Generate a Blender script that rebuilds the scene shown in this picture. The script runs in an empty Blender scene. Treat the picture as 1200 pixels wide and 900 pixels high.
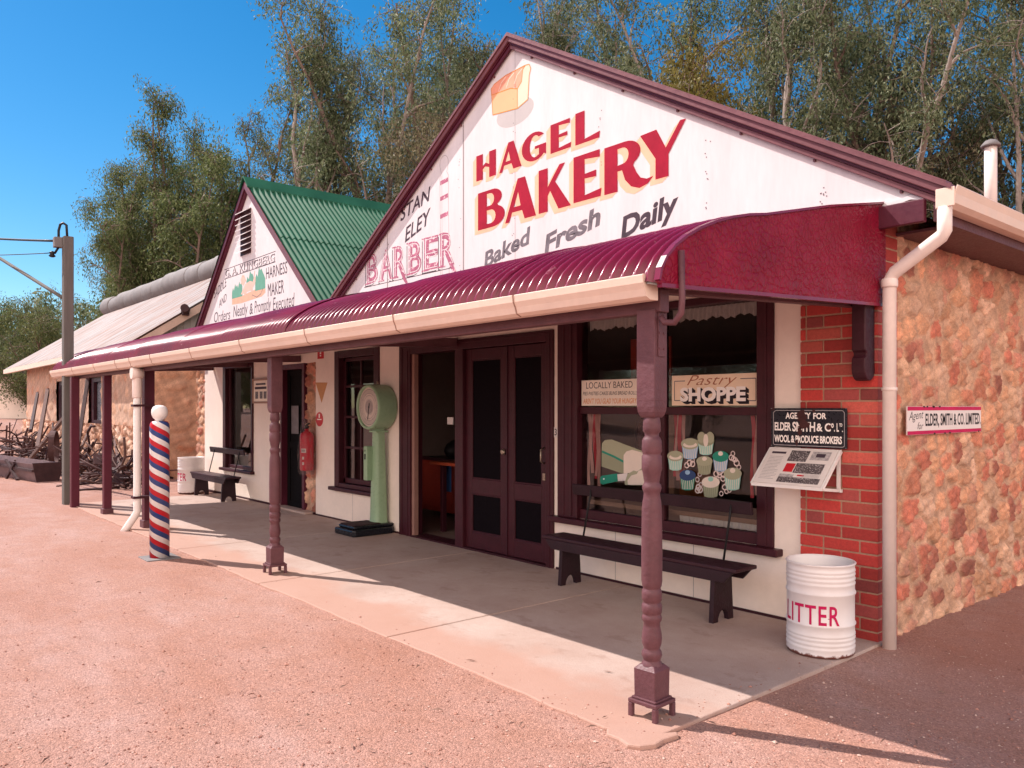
import bpy, bmesh, math, random
import numpy as np
from mathutils import Vector, Matrix
R = math.radians
scn = bpy.context.scene
COL = scn.collection

# ------------------------------------------------------------------ camera
cam_d = bpy.data.cameras.new("camera"); cam = bpy.data.objects.new("camera", cam_d); COL.objects.link(cam)
FPX, HZ = 933.0, 477.0
CAM = np.array([2.52, -5.43, 1.6])
cam.location = CAM
cam.rotation_euler = (R(90), 0, math.atan2(1100, 933))
cam_d.sensor_width = 36.0; cam_d.lens = FPX * 36 / 1200
cam_d.shift_y = (HZ - 450) / 1200
cam_d.clip_start = 0.05; cam_d.clip_end = 2000
scn.camera = cam

# ------------------------------------------------------------------ light
SKY_STR, SKY_SAT, SKY_HUE, FILL_CLOUD = 0.073, 1.42, 0.494, 19.5
SUNV = Vector((0.80, 0.39, -1.0)).normalized()          # travel direction of the light
sun_d = bpy.data.lights.new("sun", 'SUN'); sun = bpy.data.objects.new("sun", sun_d); COL.objects.link(sun)
sun_d.energy = 3.7; sun_d.angle = R(0.5); sun_d.color = (1.0, 0.90, 0.83)
sun.rotation_euler = SUNV.to_track_quat('-Z', 'Y').to_euler()
world = bpy.data.worlds.new("World"); scn.world = world; world.use_nodes = True
wn = world.node_tree.nodes; wl = world.node_tree.links
bg = wn['Background']; sky = wn.new('ShaderNodeTexSky'); sky.sky_type = 'NISHITA'; sky.sun_disc = False
sky.sun_elevation = math.asin(-SUNV.z)
sky.sun_rotation = math.atan2(-SUNV.x, -SUNV.y)
sky.altitude = 50; sky.air_density = 1.0; sky.dust_density = 0.2; sky.ozone_density = 3.0
hs = wn.new('ShaderNodeHueSaturation'); hs.inputs['Saturation'].default_value = SKY_SAT; hs.inputs['Hue'].default_value = SKY_HUE
wl.new(sky.outputs[0], hs.inputs['Color'])
# unseen warm cloud behind the camera, added as fill light for shaded walls
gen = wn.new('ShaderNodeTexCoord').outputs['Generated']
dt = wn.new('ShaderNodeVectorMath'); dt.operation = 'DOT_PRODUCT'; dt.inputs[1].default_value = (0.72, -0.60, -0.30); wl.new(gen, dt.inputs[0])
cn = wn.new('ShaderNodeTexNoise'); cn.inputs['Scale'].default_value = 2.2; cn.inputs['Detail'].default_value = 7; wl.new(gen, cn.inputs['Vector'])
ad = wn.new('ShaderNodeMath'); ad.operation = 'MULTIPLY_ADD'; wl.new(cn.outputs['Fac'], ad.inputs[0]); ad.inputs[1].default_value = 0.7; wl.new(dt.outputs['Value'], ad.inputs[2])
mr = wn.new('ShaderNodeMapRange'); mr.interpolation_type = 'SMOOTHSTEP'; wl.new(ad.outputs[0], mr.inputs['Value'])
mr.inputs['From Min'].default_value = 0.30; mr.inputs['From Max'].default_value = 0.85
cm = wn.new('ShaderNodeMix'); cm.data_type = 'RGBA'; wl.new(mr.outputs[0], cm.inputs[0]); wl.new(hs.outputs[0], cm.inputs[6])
cm.inputs[7].default_value = (FILL_CLOUD * 1.0, FILL_CLOUD * 0.83, FILL_CLOUD * 0.74, 1)
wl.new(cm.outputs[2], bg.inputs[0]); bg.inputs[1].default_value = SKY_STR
scn.view_settings.view_transform = 'Standard'; scn.view_settings.look = 'None'
scn.view_settings.exposure = 0.97; scn.view_settings.gamma = 1.0
scn.view_settings.use_curve_mapping = False

# ------------------------------------------------------------------ helpers
def tag(o, label=None, cat=None, group=None, kind=None):
    if label: o['label'] = label
    if cat: o['category'] = cat
    if group: o['group'] = group
    if kind: o['kind'] = kind
    return o

def wloc(o):
    p = Vector((0, 0, 0))
    while o is not None:
        p = p + o.location; o = o.parent
    return p

def thing(name, label, cat, loc=(0, 0, 0), rz=0.0, group=None):
    o = bpy.data.objects.new(name, None); COL.objects.link(o)
    o.empty_display_size = 0.2
    o.location = loc; o.rotation_euler = (0, 0, rz)
    return tag(o, label, cat, group)

def link_mesh(name, me, mat, parent=None, local=False, loc=None):
    o = bpy.data.objects.new(name, me); COL.objects.link(o)
    if mat is not None:
        for m in (mat if isinstance(mat, (list, tuple)) else [mat]): me.materials.append(m)
    if parent is not None:
        o.parent = parent
        if not local: o.location = -wloc(parent)
    if loc is not None: o.location = loc
    return o

class MB:
    def __init__(s): s.v = []; s.f = []; s.m = []; s.sm = []; s.cur = 0
    def add(s, vs, fs, smooth=False):
        b = len(s.v); s.v.extend([tuple(map(float, p)) for p in vs])
        for f in fs:
            s.f.append(tuple(i + b for i in f)); s.m.append(s.cur); s.sm.append(smooth)
        return s
    def box(s, x0, x1, y0, y1, z0, z1):
        if x0 > x1: x0, x1 = x1, x0
        if y0 > y1: y0, y1 = y1, y0
        if z0 > z1: z0, z1 = z1, z0
        vs = [(x0,y0,z0),(x1,y0,z0),(x1,y1,z0),(x0,y1,z0),(x0,y0,z1),(x1,y0,z1),(x1,y1,z1),(x0,y1,z1)]
        return s.add(vs, [(0,3,2,1),(4,5,6,7),(0,1,5,4),(1,2,6,5),(2,3,7,6),(3,0,4,7)])
    def bar(s, a, b, w, h, up=(0, 0, 1)):
        a = Vector(a); b = Vector(b); d = (b - a).normalized(); u = Vector(up)
        r = d.cross(u)
        if r.length < 1e-4: r = d.cross(Vector((1, 0, 0)))
        r.normalize(); u = r.cross(d).normalized()
        vs = []
        for p in (a, b):
            for (i, j) in ((-1,-1),(1,-1),(1,1),(-1,1)): vs.append(p + r * (i * w / 2) + u * (j * h / 2))
        return s.add(vs, [(3,2,1,0),(4,5,6,7),(0,1,5,4),(1,2,6,5),(2,3,7,6),(3,0,4,7)])
    def tube(s, pts, rad, n=8, caps=True):
        pts = [Vector(p) for p in pts]
        if not hasattr(rad, '__len__'): rad = [rad] * len(pts)
        vs = []; fs = []
        ref = None
        for i, p in enumerate(pts):
            d = (pts[min(i+1, len(pts)-1)] - pts[max(i-1, 0)])
            if d.length < 1e-9: d = Vector((0, 0, 1))
            d.normalize()
            if ref is None:
                ref = Vector((1, 0, 0)) if abs(d.x) < 0.8 else Vector((0, 1, 0))
            r = d.cross(ref)
            if r.length < 1e-5: r = d.cross(Vector((0, 0, 1)))
            r.normalize(); u = r.cross(d).normalized(); ref = u
            for k in range(n):
                a = 2 * math.pi * k / n
                vs.append(p + (r * math.cos(a) + u * math.sin(a)) * rad[i])
        for i in range(len(pts) - 1):
            for k in range(n):
                k2 = (k + 1) % n
                fs.append((i*n+k, (i+1)*n+k, (i+1)*n+k2, i*n+k2))
        s.add(vs, fs, True)
        if caps:
            b = len(s.v) - len(vs)
            for ring, rev in ((0, False), (len(pts)-1, True)):
                f = [b + ring*n + k for k in range(n)]
                if rev: f = f[::-1]
                s.f.append(tuple(f)); s.m.append(s.cur); s.sm.append(False)
        return s
    def lathe(s, prof, c=(0, 0, 0), n=24, caps=True, smooth=True):
        vs = []; fs = []
        for (r, z) in prof:
            for k in range(n):
                a = 2 * math.pi * k / n
                vs.append((c[0] + r * math.cos(a), c[1] + r * math.sin(a), c[2] + z))
        for i in range(len(prof) - 1):
            for k in range(n):
                k2 = (k + 1) % n
                fs.append((i*n+k, i*n+k2, (i+1)*n+k2, (i+1)*n+k))
        s.add(vs, fs, smooth)
        b = len(s.v) - len(vs)
        if caps:
            s.f.append(tuple(b + k for k in range(n))[::-1]); s.m.append(s.cur); s.sm.append(False)
            s.f.append(tuple(b + (len(prof)-1)*n + k for k in range(n))); s.m.append(s.cur); s.sm.append(False)
        return s
    def prism(s, poly, fn, d0, d1):
        """poly list of (a,b); fn(a,b,d) -> xyz"""
        n = len(poly)
        vs = [fn(a, b, d0) for a, b in poly] + [fn(a, b, d1) for a, b in poly]
        fs = [tuple(range(n)), tuple(range(2*n-1, n-1, -1))]
        for i in range(n):
            j = (i + 1) % n
            fs.append((i, i + n, j + n, j)) 
        return s.add(vs, fs)
    def build(s, name, mat, parent=None, local=False, bevel=0, fix=True, loc=None):
        me = bpy.data.meshes.new(name); me.from_pydata(s.v, [], s.f); 
        me.polygons.foreach_set('material_index', s.m); me.polygons.foreach_set('use_smooth', s.sm)
        if fix:
            bm = bmesh.new(); bm.from_mesh(me); bmesh.ops.recalc_face_normals(bm, faces=bm.faces); bm.to_mesh(me); bm.free()
        me.update()
        o = link_mesh(name, me, mat, parent, local, loc)
        if bevel:
            md = o.modifiers.new('bevel', 'BEVEL'); md.width = bevel; md.segments = 2; md.limit_method = 'ANGLE'; md.angle_limit = R(50)
        return o

def copy_tree(o, parent=None):
    c = o.copy(); COL.objects.link(c)
    if parent is not None: c.parent = parent
    for ch in [x for x in bpy.data.objects if x.parent == o]: copy_tree(ch, c)
    return c

# ray helpers: place things where the photograph's sight line meets a world plane
_n = math.hypot(1100, 933)
RX, RY = 933 / _n, 1100 / _n          # camera right in world
FX, FY = -1100 / _n, 933 / _n         # camera forward
def at(u, d, z=0.0):
    r = (u - 600) / FPX * d
    return (CAM[0] + RX * r + FX * d, CAM[1] + RY * r + FY * d, z)

# ------------------------------------------------------------------ materials
MATS = {}
def nt(name):
    m = bpy.data.materials.new(name); m.use_nodes = True
    t = m.node_tree; b = t.nodes['Principled BSDF']
    return m, t, b
def N(t, kind, **kw):
    n = t.nodes.new(kind)
    for k, v in kw.items(): setattr(n, k, v)
    return n
def mth(t, op, a, b=None, c=None):
    n = t.nodes.new('ShaderNodeMath'); n.operation = op
    for i, x in enumerate((a, b, c)):
        if x is None: continue
        if isinstance(x, (int, float)): n.inputs[i].default_value = x
        else: t.links.new(x, n.inputs[i])
    return n.outputs[0]
def mixc(t, fac, a, b, mode='MIX'):
    n = t.nodes.new('ShaderNodeMix'); n.data_type = 'RGBA'; n.blend_type = mode
    if isinstance(fac, (int, float)): n.inputs[0].default_value = fac
    else: t.links.new(fac, n.inputs[0])
    for i, x in ((6, a), (7, b)):
        if isinstance(x, (tuple, list)): n.inputs[i].default_value = (*x[:3], 1)
        else: t.links.new(x, n.inputs[i])
    return n.outputs[2]
def ramp(t, fac, stops, interp='LINEAR'):
    n = t.nodes.new('ShaderNodeValToRGB'); n.color_ramp.interpolation = interp
    els = n.color_ramp.elements
    while len(els) > 1: els.remove(els[-1])
    for i, (p, c) in enumerate(stops):
        e = els[0] if i == 0 else els.new(p)
        e.position = p; e.color = (*c[:3], 1) if isinstance(c, (tuple, list)) else (c, c, c, 1)
    t.links.new(fac, n.inputs[0]); return n.outputs[0]
def noise(t, vec, scale, detail=4, rough=0.55, out='Fac'):
    n = t.nodes.new('ShaderNodeTexNoise'); n.inputs['Scale'].default_value = scale
    n.inputs['Detail'].default_value = detail; n.inputs['Roughness'].default_value = rough
    if vec is not None: t.links.new(vec, n.inputs['Vector'])
    return n.outputs[out]
def objco(t, scale=None):
    c = t.nodes.new('ShaderNodeTexCoord').outputs['Object']
    if scale:
        m = t.nodes.new('ShaderNodeMapping'); m.inputs['Scale'].default_value = scale
        t.links.new(c, m.inputs['Vector']); c = m.outputs[0]
    return c
def bump(t, b, h, strength=0.3, dist=0.01):
    n = t.nodes.new('ShaderNodeBump'); n.inputs['Strength'].default_value = strength; n.inputs['Distance'].default_value = dist
    t.links.new(h, n.inputs['Height']); t.links.new(n.outputs[0], b.inputs['Normal'])

def paint(name, col, rough=0.5, var=0.18, scale=6, bmp=0.15, bscale=40, chips=None, stretch=None, metallic=0.0, spec=0.3, chip_t=0.68):
    """weathered paint / plain surface: colour with large and small variation, fine bump, optional chips of another colour"""
    if name in MATS: return MATS[name]
    m, t, b = nt(name); co = objco(t, stretch)
    n1 = noise(t, co, scale, 5); n2 = noise(t, co, scale * 7, 3)
    f = mth(t, 'ADD', mth(t, 'MULTIPLY', n1, 0.65), mth(t, 'MULTIPLY', n2, 0.35))
    lo = tuple(c * (1 - var) for c in col); hi = tuple(min(1, c * (1 + var)) for c in col)
    c = ramp(t, f, [(0.3, lo), (0.7, hi)])
    if chips:
        cn = noise(t, co, scale * 2.3, 8, 0.7)
        k = ramp(t, cn, [(chip_t, 0.0), (chip_t + 0.03, 1.0)])
        c = mixc(t, k, c, chips)
    t.links.new(c, b.inputs['Base Color'])
    rr = ramp(t, n2, [(0.3, max(0, rough - 0.08)), (0.7, min(1, rough + 0.12))])
    t.links.new(rr, b.inputs['Roughness'])
    b.inputs['Metallic'].default_value = metallic
    b.inputs['Specular IOR Level'].default_value = spec
    if bmp: bump(t, b, noise(t, co, bscale, 4), bmp, 0.01)
    MATS[name] = m; return m

M = {}
M['white_wall'] = paint('white_render', (0.84, 0.72, 0.64), 0.75, 0.07, 2.2, 0.25, 25)
M['gable_white'] = paint('gable_white', (0.67, 0.63, 0.645), 0.6, 0.09, 2.2, 0.25, 5, stretch=(1.6, 1, 0.35), spec=0.15)
M['maroon_wood'] = paint('maroon_wood', (0.048, 0.007, 0.013), 0.45, 0.25, 9, 0.2, 50)
M['dark_maroon'] = paint('dark_maroon', (0.040, 0.007, 0.013), 0.5, 0.25, 6, 0.2, 50)
M['post_brown'] = paint('post_mauve_brown', (0.115, 0.046, 0.055), 0.5, 0.22, 9, 0.35, 45, chips=(0.20, 0.10, 0.10), chip_t=0.72)
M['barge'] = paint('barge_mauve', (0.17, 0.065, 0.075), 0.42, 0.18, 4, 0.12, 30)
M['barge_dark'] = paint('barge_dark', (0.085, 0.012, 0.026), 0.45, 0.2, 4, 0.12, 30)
M['gutter'] = paint('gutter_cream', (0.74, 0.57, 0.475), 0.4, 0.08, 3, 0.08, 20, chips=(0.55, 0.33, 0.24), chip_t=0.74)
M['pipe'] = paint('downpipe_cream', (0.74, 0.63, 0.585), 0.45, 0.08, 4, 0.08, 20, chips=(0.45, 0.26, 0.2), chip_t=0.76)
M['white_paint'] = paint('white_paint', (0.78, 0.74, 0.72), 0.45, 0.06, 5, 0.1, 30)
M['bench_dark'] = paint('bench_dark', (0.024, 0.008, 0.013), 0.5, 0.3, 8, 0.35, 60, chips=(0.1, 0.05, 0.05), chip_t=0.72)
M['bench_top'] = paint('bench_top', (0.034, 0.010, 0.016), 0.42, 0.3, 8, 0.3, 60, stretch=(0.2, 1, 1))
M['iron'] = paint('black_iron', (0.02, 0.018, 0.02), 0.45, 0.25, 10, 0.2, 60, metallic=0.4)
M['green_enamel'] = paint('green_enamel', (0.27, 0.40, 0.25), 0.32, 0.08, 4, 0.05, 20)
M['black_cast'] = paint('black_cast', (0.012, 0.013, 0.018), 0.25, 0.3, 10, 0.15, 50)
M['dial'] = paint('dial_face', (0.60, 0.50, 0.44), 0.5, 0.08, 10, 0, 10)
M['red_steel'] = paint('red_steel', (0.55, 0.012, 0.035), 0.3, 0.1, 6, 0.05, 30)
M['red_sign'] = paint('red_sign', (0.55, 0.02, 0.03), 0.45, 0.08, 6, 0.0, 30)
M['lett_red'] = paint('lettering_crimson', (0.34, 0.010, 0.034), 0.55, 0.18, 5, 0, 10, spec=0.08)
M['lett_peach'] = paint('lettering_peach', (0.85, 0.50, 0.34), 0.6, 0.06, 5, 0, 10, spec=0.08)
M['lett_grey'] = paint('lettering_grey', (0.16, 0.14, 0.16), 0.6, 0.45, 7, 0, 10, chips=(0.6, 0.55, 0.56), chip_t=0.62, spec=0.08)
M['lett_dark'] = paint('lettering_dark', (0.07, 0.05, 0.065), 0.6, 0.3, 7, 0, 10, chips=(0.5, 0.46, 0.47), chip_t=0.68, spec=0.08)
M['lett_pink'] = paint('lettering_faded_pink', (0.40, 0.135, 0.21), 0.6, 0.25, 9, 0, 10, chips=(0.78, 0.66, 0.68), chip_t=0.56, spec=0.08)
M['lett_black'] = paint('lettering_black', (0.025, 0.02, 0.025), 0.5, 0.2, 7, 0, 10, spec=0.08)
M['lett_white'] = paint('lettering_white', (0.92, 0.87, 0.83), 0.5, 0.04, 7, 0, 10, spec=0.08)
M['lett_orange'] = paint('lettering_orange', (0.70, 0.25, 0.04), 0.5, 0.1, 7, 0, 10, spec=0.08)
M['lett_magenta'] = paint('lettering_magenta', (0.50, 0.015, 0.09), 0.5, 0.15, 7, 0, 10, spec=0.08)
M['seam'] = paint('seam_grey', (0.30, 0.26, 0.27), 0.8, 0.2, 3, 0, 10)
M['faint_grey'] = paint('faint_grey', (0.36, 0.33, 0.34), 0.7, 0.08, 3, 0, 10)
M['timber_old'] = paint('old_timber', (0.13, 0.078, 0.07), 0.8, 0.35, 5, 0.5, 30, stretch=(6, 6, 0.6))
M['pole_grey'] = paint('pole_grey', (0.12, 0.108, 0.10), 0.8, 0.2, 5, 0.3, 30, stretch=(5, 5, 0.5))
M['rust'] = paint('rusty_iron', (0.075, 0.034, 0.033), 0.7, 0.45, 8, 0.4, 50, metallic=0.2)
M['rust_dark'] = paint('rusty_iron_dark', (0.045, 0.02, 0.022), 0.7, 0.45, 8, 0.4, 50)
M['galv'] = paint('weathered_galvanised', (0.20, 0.185, 0.185), 0.75, 0.2, 3, 0.1, 20, metallic=0.1)
M['galv_grey'] = paint('grey_corrugated', (0.30, 0.28, 0.27), 0.6, 0.15, 3, 0.1, 20, metallic=0.2)
M['paper'] = paint('paper', (0.74, 0.67, 0.64), 0.6, 0.04, 6, 0, 10)
M['galv_under'] = paint('galvanised_underside', (0.30, 0.27, 0.26), 0.5, 0.15, 3, 0.1, 20, metallic=0.1)
M['cream_board'] = paint('cream_board', (0.84, 0.67, 0.50), 0.6, 0.06, 6, 0.05, 30)
M['pale_board'] = paint('pale_board', (0.86, 0.76, 0.65), 0.6, 0.06, 6, 0.05, 30)
M['enamel_black'] = paint('enamel_black', (0.012, 0.011, 0.018), 0.3, 0.2, 6, 0, 30)
M['enamel_rust'] = paint('enamel_rust', (0.055, 0.018, 0.018), 0.7, 0.35, 20, 0.2, 60)
M['table_red'] = paint('table_redwood', (0.30, 0.055, 0.025), 0.35, 0.2, 5, 0, 10, stretch=(1, 6, 1))
M['cab_red'] = paint('cabinet_red', (0.28, 0.03, 0.018), 0.5, 0.2, 5, 0, 10)
M['shelf_wood'] = paint('shelf_wood', (0.30, 0.18, 0.12), 0.55, 0.2, 5, 0.1, 20, stretch=(0.3, 4, 4))
M['poster_red'] = paint('poster_red', (0.30, 0.03, 0.02), 0.6, 0.3, 4, 0, 10)
M['room_dark'] = paint('room_wall', (0.28, 0.20, 0.17), 0.8, 0.15, 2, 0, 10)
M['room_floor'] = paint('room_floor', (0.20, 0.14, 0.12), 0.6, 0.15, 2, 0, 10)
M['screen'] = paint('fly_screen', (0.008, 0.006, 0.008), 0.8, 0.2, 30, 0.0, 10, spec=0.02)
M['door_black'] = paint('door_black', (0.008, 0.007, 0.008), 0.7, 0.2, 6, 0.1, 30, spec=0.05)
M['triangle'] = paint('triangle_orange', (0.55, 0.27, 0.11), 0.6, 0.1, 6, 0, 10)
M['lace'] = paint('lace_white', (0.85, 0.80, 0.76), 0.8, 0.1, 30, 0.3, 80)
M['ribbon_red'] = paint('ribbon_red', (0.55, 0.03, 0.05), 0.5, 0.1, 6, 0, 10)
M['ribbon_pink'] = paint('ribbon_pink', (0.62, 0.33, 0.29), 0.6, 0.1, 6, 0, 10)
M['st_olive'] = paint('sticker_olive', (0.38, 0.38, 0.26), 0.7, 0.05, 5, 0, 10)
M['st_olive2'] = paint('sticker_olive_dark', (0.29, 0.30, 0.20), 0.7, 0.05, 5, 0, 10)
M['st_cream'] = paint('sticker_cream', (0.76, 0.66, 0.57), 0.7, 0.05, 5, 0, 10)
M['st_green'] = paint('sticker_green', (0.02, 0.25, 0.17), 0.6, 0.08, 5, 0, 10)
M['st_aqua'] = paint('sticker_aqua', (0.30, 0.58, 0.49), 0.6, 0.08, 5, 0, 10)
M['st_blue'] = paint('sticker_blue', (0.30, 0.46, 0.62), 0.6, 0.08, 5, 0, 10)
M['st_navy'] = paint('sticker_navy', (0.03, 0.06, 0.16), 0.6, 0.08, 5, 0, 10)
M['doily'] = paint('sticker_doily', (0.70, 0.56, 0.52), 0.7, 0.05, 5, 0, 10)
M['pic_green'] = paint('picture_green', (0.12, 0.33, 0.25), 0.7, 0.1, 9, 0, 10)
M['pic_tan'] = paint('picture_tan', (0.62, 0.38, 0.27), 0.7, 0.12, 9, 0, 10)
M['pic_pink'] = paint('picture_pink', (0.68, 0.45, 0.38), 0.7, 0.1, 9, 0, 10)
M['loaf_front'] = paint('loaf_orange', (0.85, 0.42, 0.22), 0.6, 0.06, 5, 0, 10)
M['loaf_top'] = paint('loaf_top', (0.82, 0.34, 0.22), 0.6, 0.12, 8, 0, 10)
M['loaf_side'] = paint('loaf_side', (0.90, 0.62, 0.48), 0.6, 0.05, 5, 0, 10)
M['loaf_grey'] = paint('loaf_backdrop', (0.47, 0.44, 0.44), 0.7, 0.05, 5, 0, 10)
M['cloth_blue'] = paint('cloth_blue', (0.03, 0.08, 0.22), 0.8, 0.1, 5, 0, 10)
M['brass'] = paint('old_brass', (0.35, 0.28, 0.22), 0.35, 0.1, 9, 0, 10, metallic=0.8)
M['valance_maroon'] = None

def glass_mat():
    m = bpy.data.materials.new('window_glass'); m.use_nodes = True; t = m.node_tree
    t.nodes.remove(t.nodes['Principled BSDF']); out = t.nodes['Material Output']
    tr = N(t, 'ShaderNodeBsdfTransparent'); tr.inputs[0].default_value = (0.80, 0.80, 0.80, 1)
    gl = N(t, 'ShaderNodeBsdfGlossy'); gl.inputs['Roughness'].default_value = 0.015; gl.inputs[0].default_value = (1, 1, 1, 1)
    fr = N(t, 'ShaderNodeFresnel'); fr.inputs['IOR'].default_value = 1.5
    k = mth(t, 'MINIMUM', mth(t, 'MULTIPLY', fr.outputs[0], 1.2), 0.9)
    mx = N(t, 'ShaderNodeMixShader'); t.links.new(k, mx.inputs[0]); t.links.new(tr.outputs[0], mx.inputs[1]); t.links.new(gl.outputs[0], mx.inputs[2])
    bp = N(t, 'ShaderNodeBump'); bp.inputs['Strength'].default_value = 0.03; bp.inputs['Distance'].default_value = 0.02
    t.links.new(noise(t, objco(t), 1.5, 2), bp.inputs['Height']); t.links.new(bp.outputs[0], gl.inputs['Normal'])
    t.links.new(mx.outputs[0], out.inputs[0]); return m
M['glass'] = glass_mat()

def plastic_bag():
    m = bpy.data.materials.new('clear_plastic'); m.use_nodes = True; t = m.node_tree
    t.nodes.remove(t.nodes['Principled BSDF']); out = t.nodes['Material Output']
    tr = N(t, 'ShaderNodeBsdfTransparent'); tr.inputs[0].default_value = (0.85, 0.8, 0.8, 1)
    gl = N(t, 'ShaderNodeBsdfPrincipled'); gl.inputs['Roughness'].default_value = 0.3; gl.inputs['Base Color'].default_value = (0.5, 0.42, 0.42, 1)
    k = ramp(t, noise(t, objco(t, (6, 6, 1.5)), 4, 3), [(0.42, 0.03), (0.75, 0.28)])
    mx = N(t, 'ShaderNodeMixShader'); t.links.new(k, mx.inputs[0]); t.links.new(tr.outputs[0], mx.inputs[1]); t.links.new(gl.outputs[0], mx.inputs[2])
    t.links.new(mx.outputs[0], out.inputs[0]); return m
M['bag'] = plastic_bag()

def corr_maroon():
    m, t, b = nt('maroon_corrugated'); co = objco(t)
    f = noise(t, co, 1.5, 4); f2 = noise(t, co, 14, 4)
    c = ramp(t, f, [(0.3, (0.12, 0.005, 0.024)), (0.7, (0.20, 0.008, 0.038))])
    c = mixc(t, ramp(t, f2, [(0.66, 0.0), (0.75, 0.5)]), c, (0.42, 0.22, 0.25))
    t.links.new(c, b.inputs['Base Color']); b.inputs['Roughness'].default_value = 0.25
    b.inputs['Coat Weight'].default_value = 0.0; b.inputs['Coat Roughness'].default_value = 0.2
    bump(t, b, noise(t, co, 7, 3), 0.12, 0.01); return m
M['corr_maroon'] = corr_maroon()

def pressed_metal():
    m, t, b = nt('pressed_maroon_panel'); co = objco(t)
    w = t.nodes.new('ShaderNodeVectorMath'); w.operation = 'ADD'
    nz = t.nodes.new('ShaderNodeTexNoise'); nz.inputs['Scale'].default_value = 9; t.links.new(co, nz.inputs['Vector'])
    sc = t.nodes.new('ShaderNodeVectorMath'); sc.operation = 'SCALE'; sc.inputs['Scale'].default_value = 0.09
    t.links.new(nz.outputs['Color'], sc.inputs[0]); t.links.new(co, w.inputs[0]); t.links.new(sc.outputs[0], w.inputs[1])
    v = t.nodes.new('ShaderNodeTexVoronoi'); v.feature = 'DISTANCE_TO_EDGE'; v.inputs['Scale'].default_value = 21; t.links.new(w.outputs[0], v.inputs['Vector'])
    v2 = t.nodes.new('ShaderNodeTexVoronoi'); v2.feature = 'F1'; v2.inputs['Scale'].default_value = 44; t.links.new(w.outputs[0], v2.inputs['Vector'])
    h = mth(t, 'ADD', ramp(t, v.outputs[0], [(0.0, 0.0), (0.12, 0.8), (0.4, 1.0)]), mth(t, 'MULTIPLY', v2.outputs['Distance'], 0.8))
    c = ramp(t, noise(t, co, 3, 5), [(0.3, (0.15, 0.004, 0.018)), (0.7, (0.23, 0.008, 0.030))])
    t.links.new(c, b.inputs['Base Color']); b.inputs['Roughness'].default_value = 0.36
    b.inputs['Specular IOR Level'].default_value = 0.15; bump(t, b, h, 0.5, 0.008); return m
M['pressed'] = pressed_metal()

def green_corr():
    m, t, b = nt('green_corrugated'); co = objco(t)
    c = ramp(t, noise(t, co, 1.6, 5), [(0.3, (0.012, 0.078, 0.040)), (0.7, (0.022, 0.12, 0.066))])
    t.links.new(c, b.inputs['Base Color']); b.inputs['Roughness'].default_value = 0.6; b.inputs['Specular IOR Level'].default_value = 0.2
    bump(t, b, noise(t, co, 20, 3), 0.08, 0.01); return m
M['green_corr'] = green_corr()

def rusty_roof():
    m, t, b = nt('rusty_galvanised_roof'); co = objco(t, (4.0, 0.25, 0.25))
    f = noise(t, co, 2.2, 8, 0.65); f2 = noise(t, objco(t), 0.7, 4)
    c = ramp(t, f, [(0.36, (0.225, 0.23, 0.25)), (0.46, (0.20, 0.185, 0.195)), (0.51, (0.17, 0.105, 0.092)), (0.60, (0.095, 0.045, 0.038))])
    c = mixc(t, mth(t, 'MULTIPLY', ramp(t, f2, [(0.35, 0.0), (0.7, 1.0)]), 0.35), c, (0.27, 0.13, 0.10))
    t.links.new(c, b.inputs['Base Color']); b.inputs['Roughness'].default_value = 0.6; b.inputs['Specular IOR Level'].default_value = 0.25
    return m
M['rusty_roof'] = rusty_roof()

def attr_mat(name, rough=0.85, fine=0.25, bmp=0.5, bscale=35):
    """base colour from a per-stone/per-brick colour attribute with fine noise on top"""
    m, t, b = nt(name); co = objco(t)
    a = t.nodes.new('ShaderNodeAttribute'); a.attribute_name = 'stone_colour'
    f = noise(t, co, 45, 6, 0.75); f2 = noise(t, co, 160, 3)
    k = mth(t, 'ADD', mth(t, 'MULTIPLY', f, 0.7), mth(t, 'MULTIPLY', f2, 0.3))
    mul = ramp(t, k, [(0.3, 1 - fine), (0.7, 1 + fine)])
    n = t.nodes.new('ShaderNodeVectorMath'); n.operation = 'MULTIPLY'; t.links.new(a.outputs['Color'], n.inputs[0]); t.links.new(mul, n.inputs[1])
    t.links.new(n.outputs[0], b.inputs['Base Color']); b.inputs['Roughness'].default_value = rough
    bump(t, b, k, bmp, 0.012); return m
M['stone'] = attr_mat('rubble_stone', 0.9, 0.42, 0.8, 40)
M['brick'] = attr_mat('red_brick', 0.75, 0.25, 0.35, 50)

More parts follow.
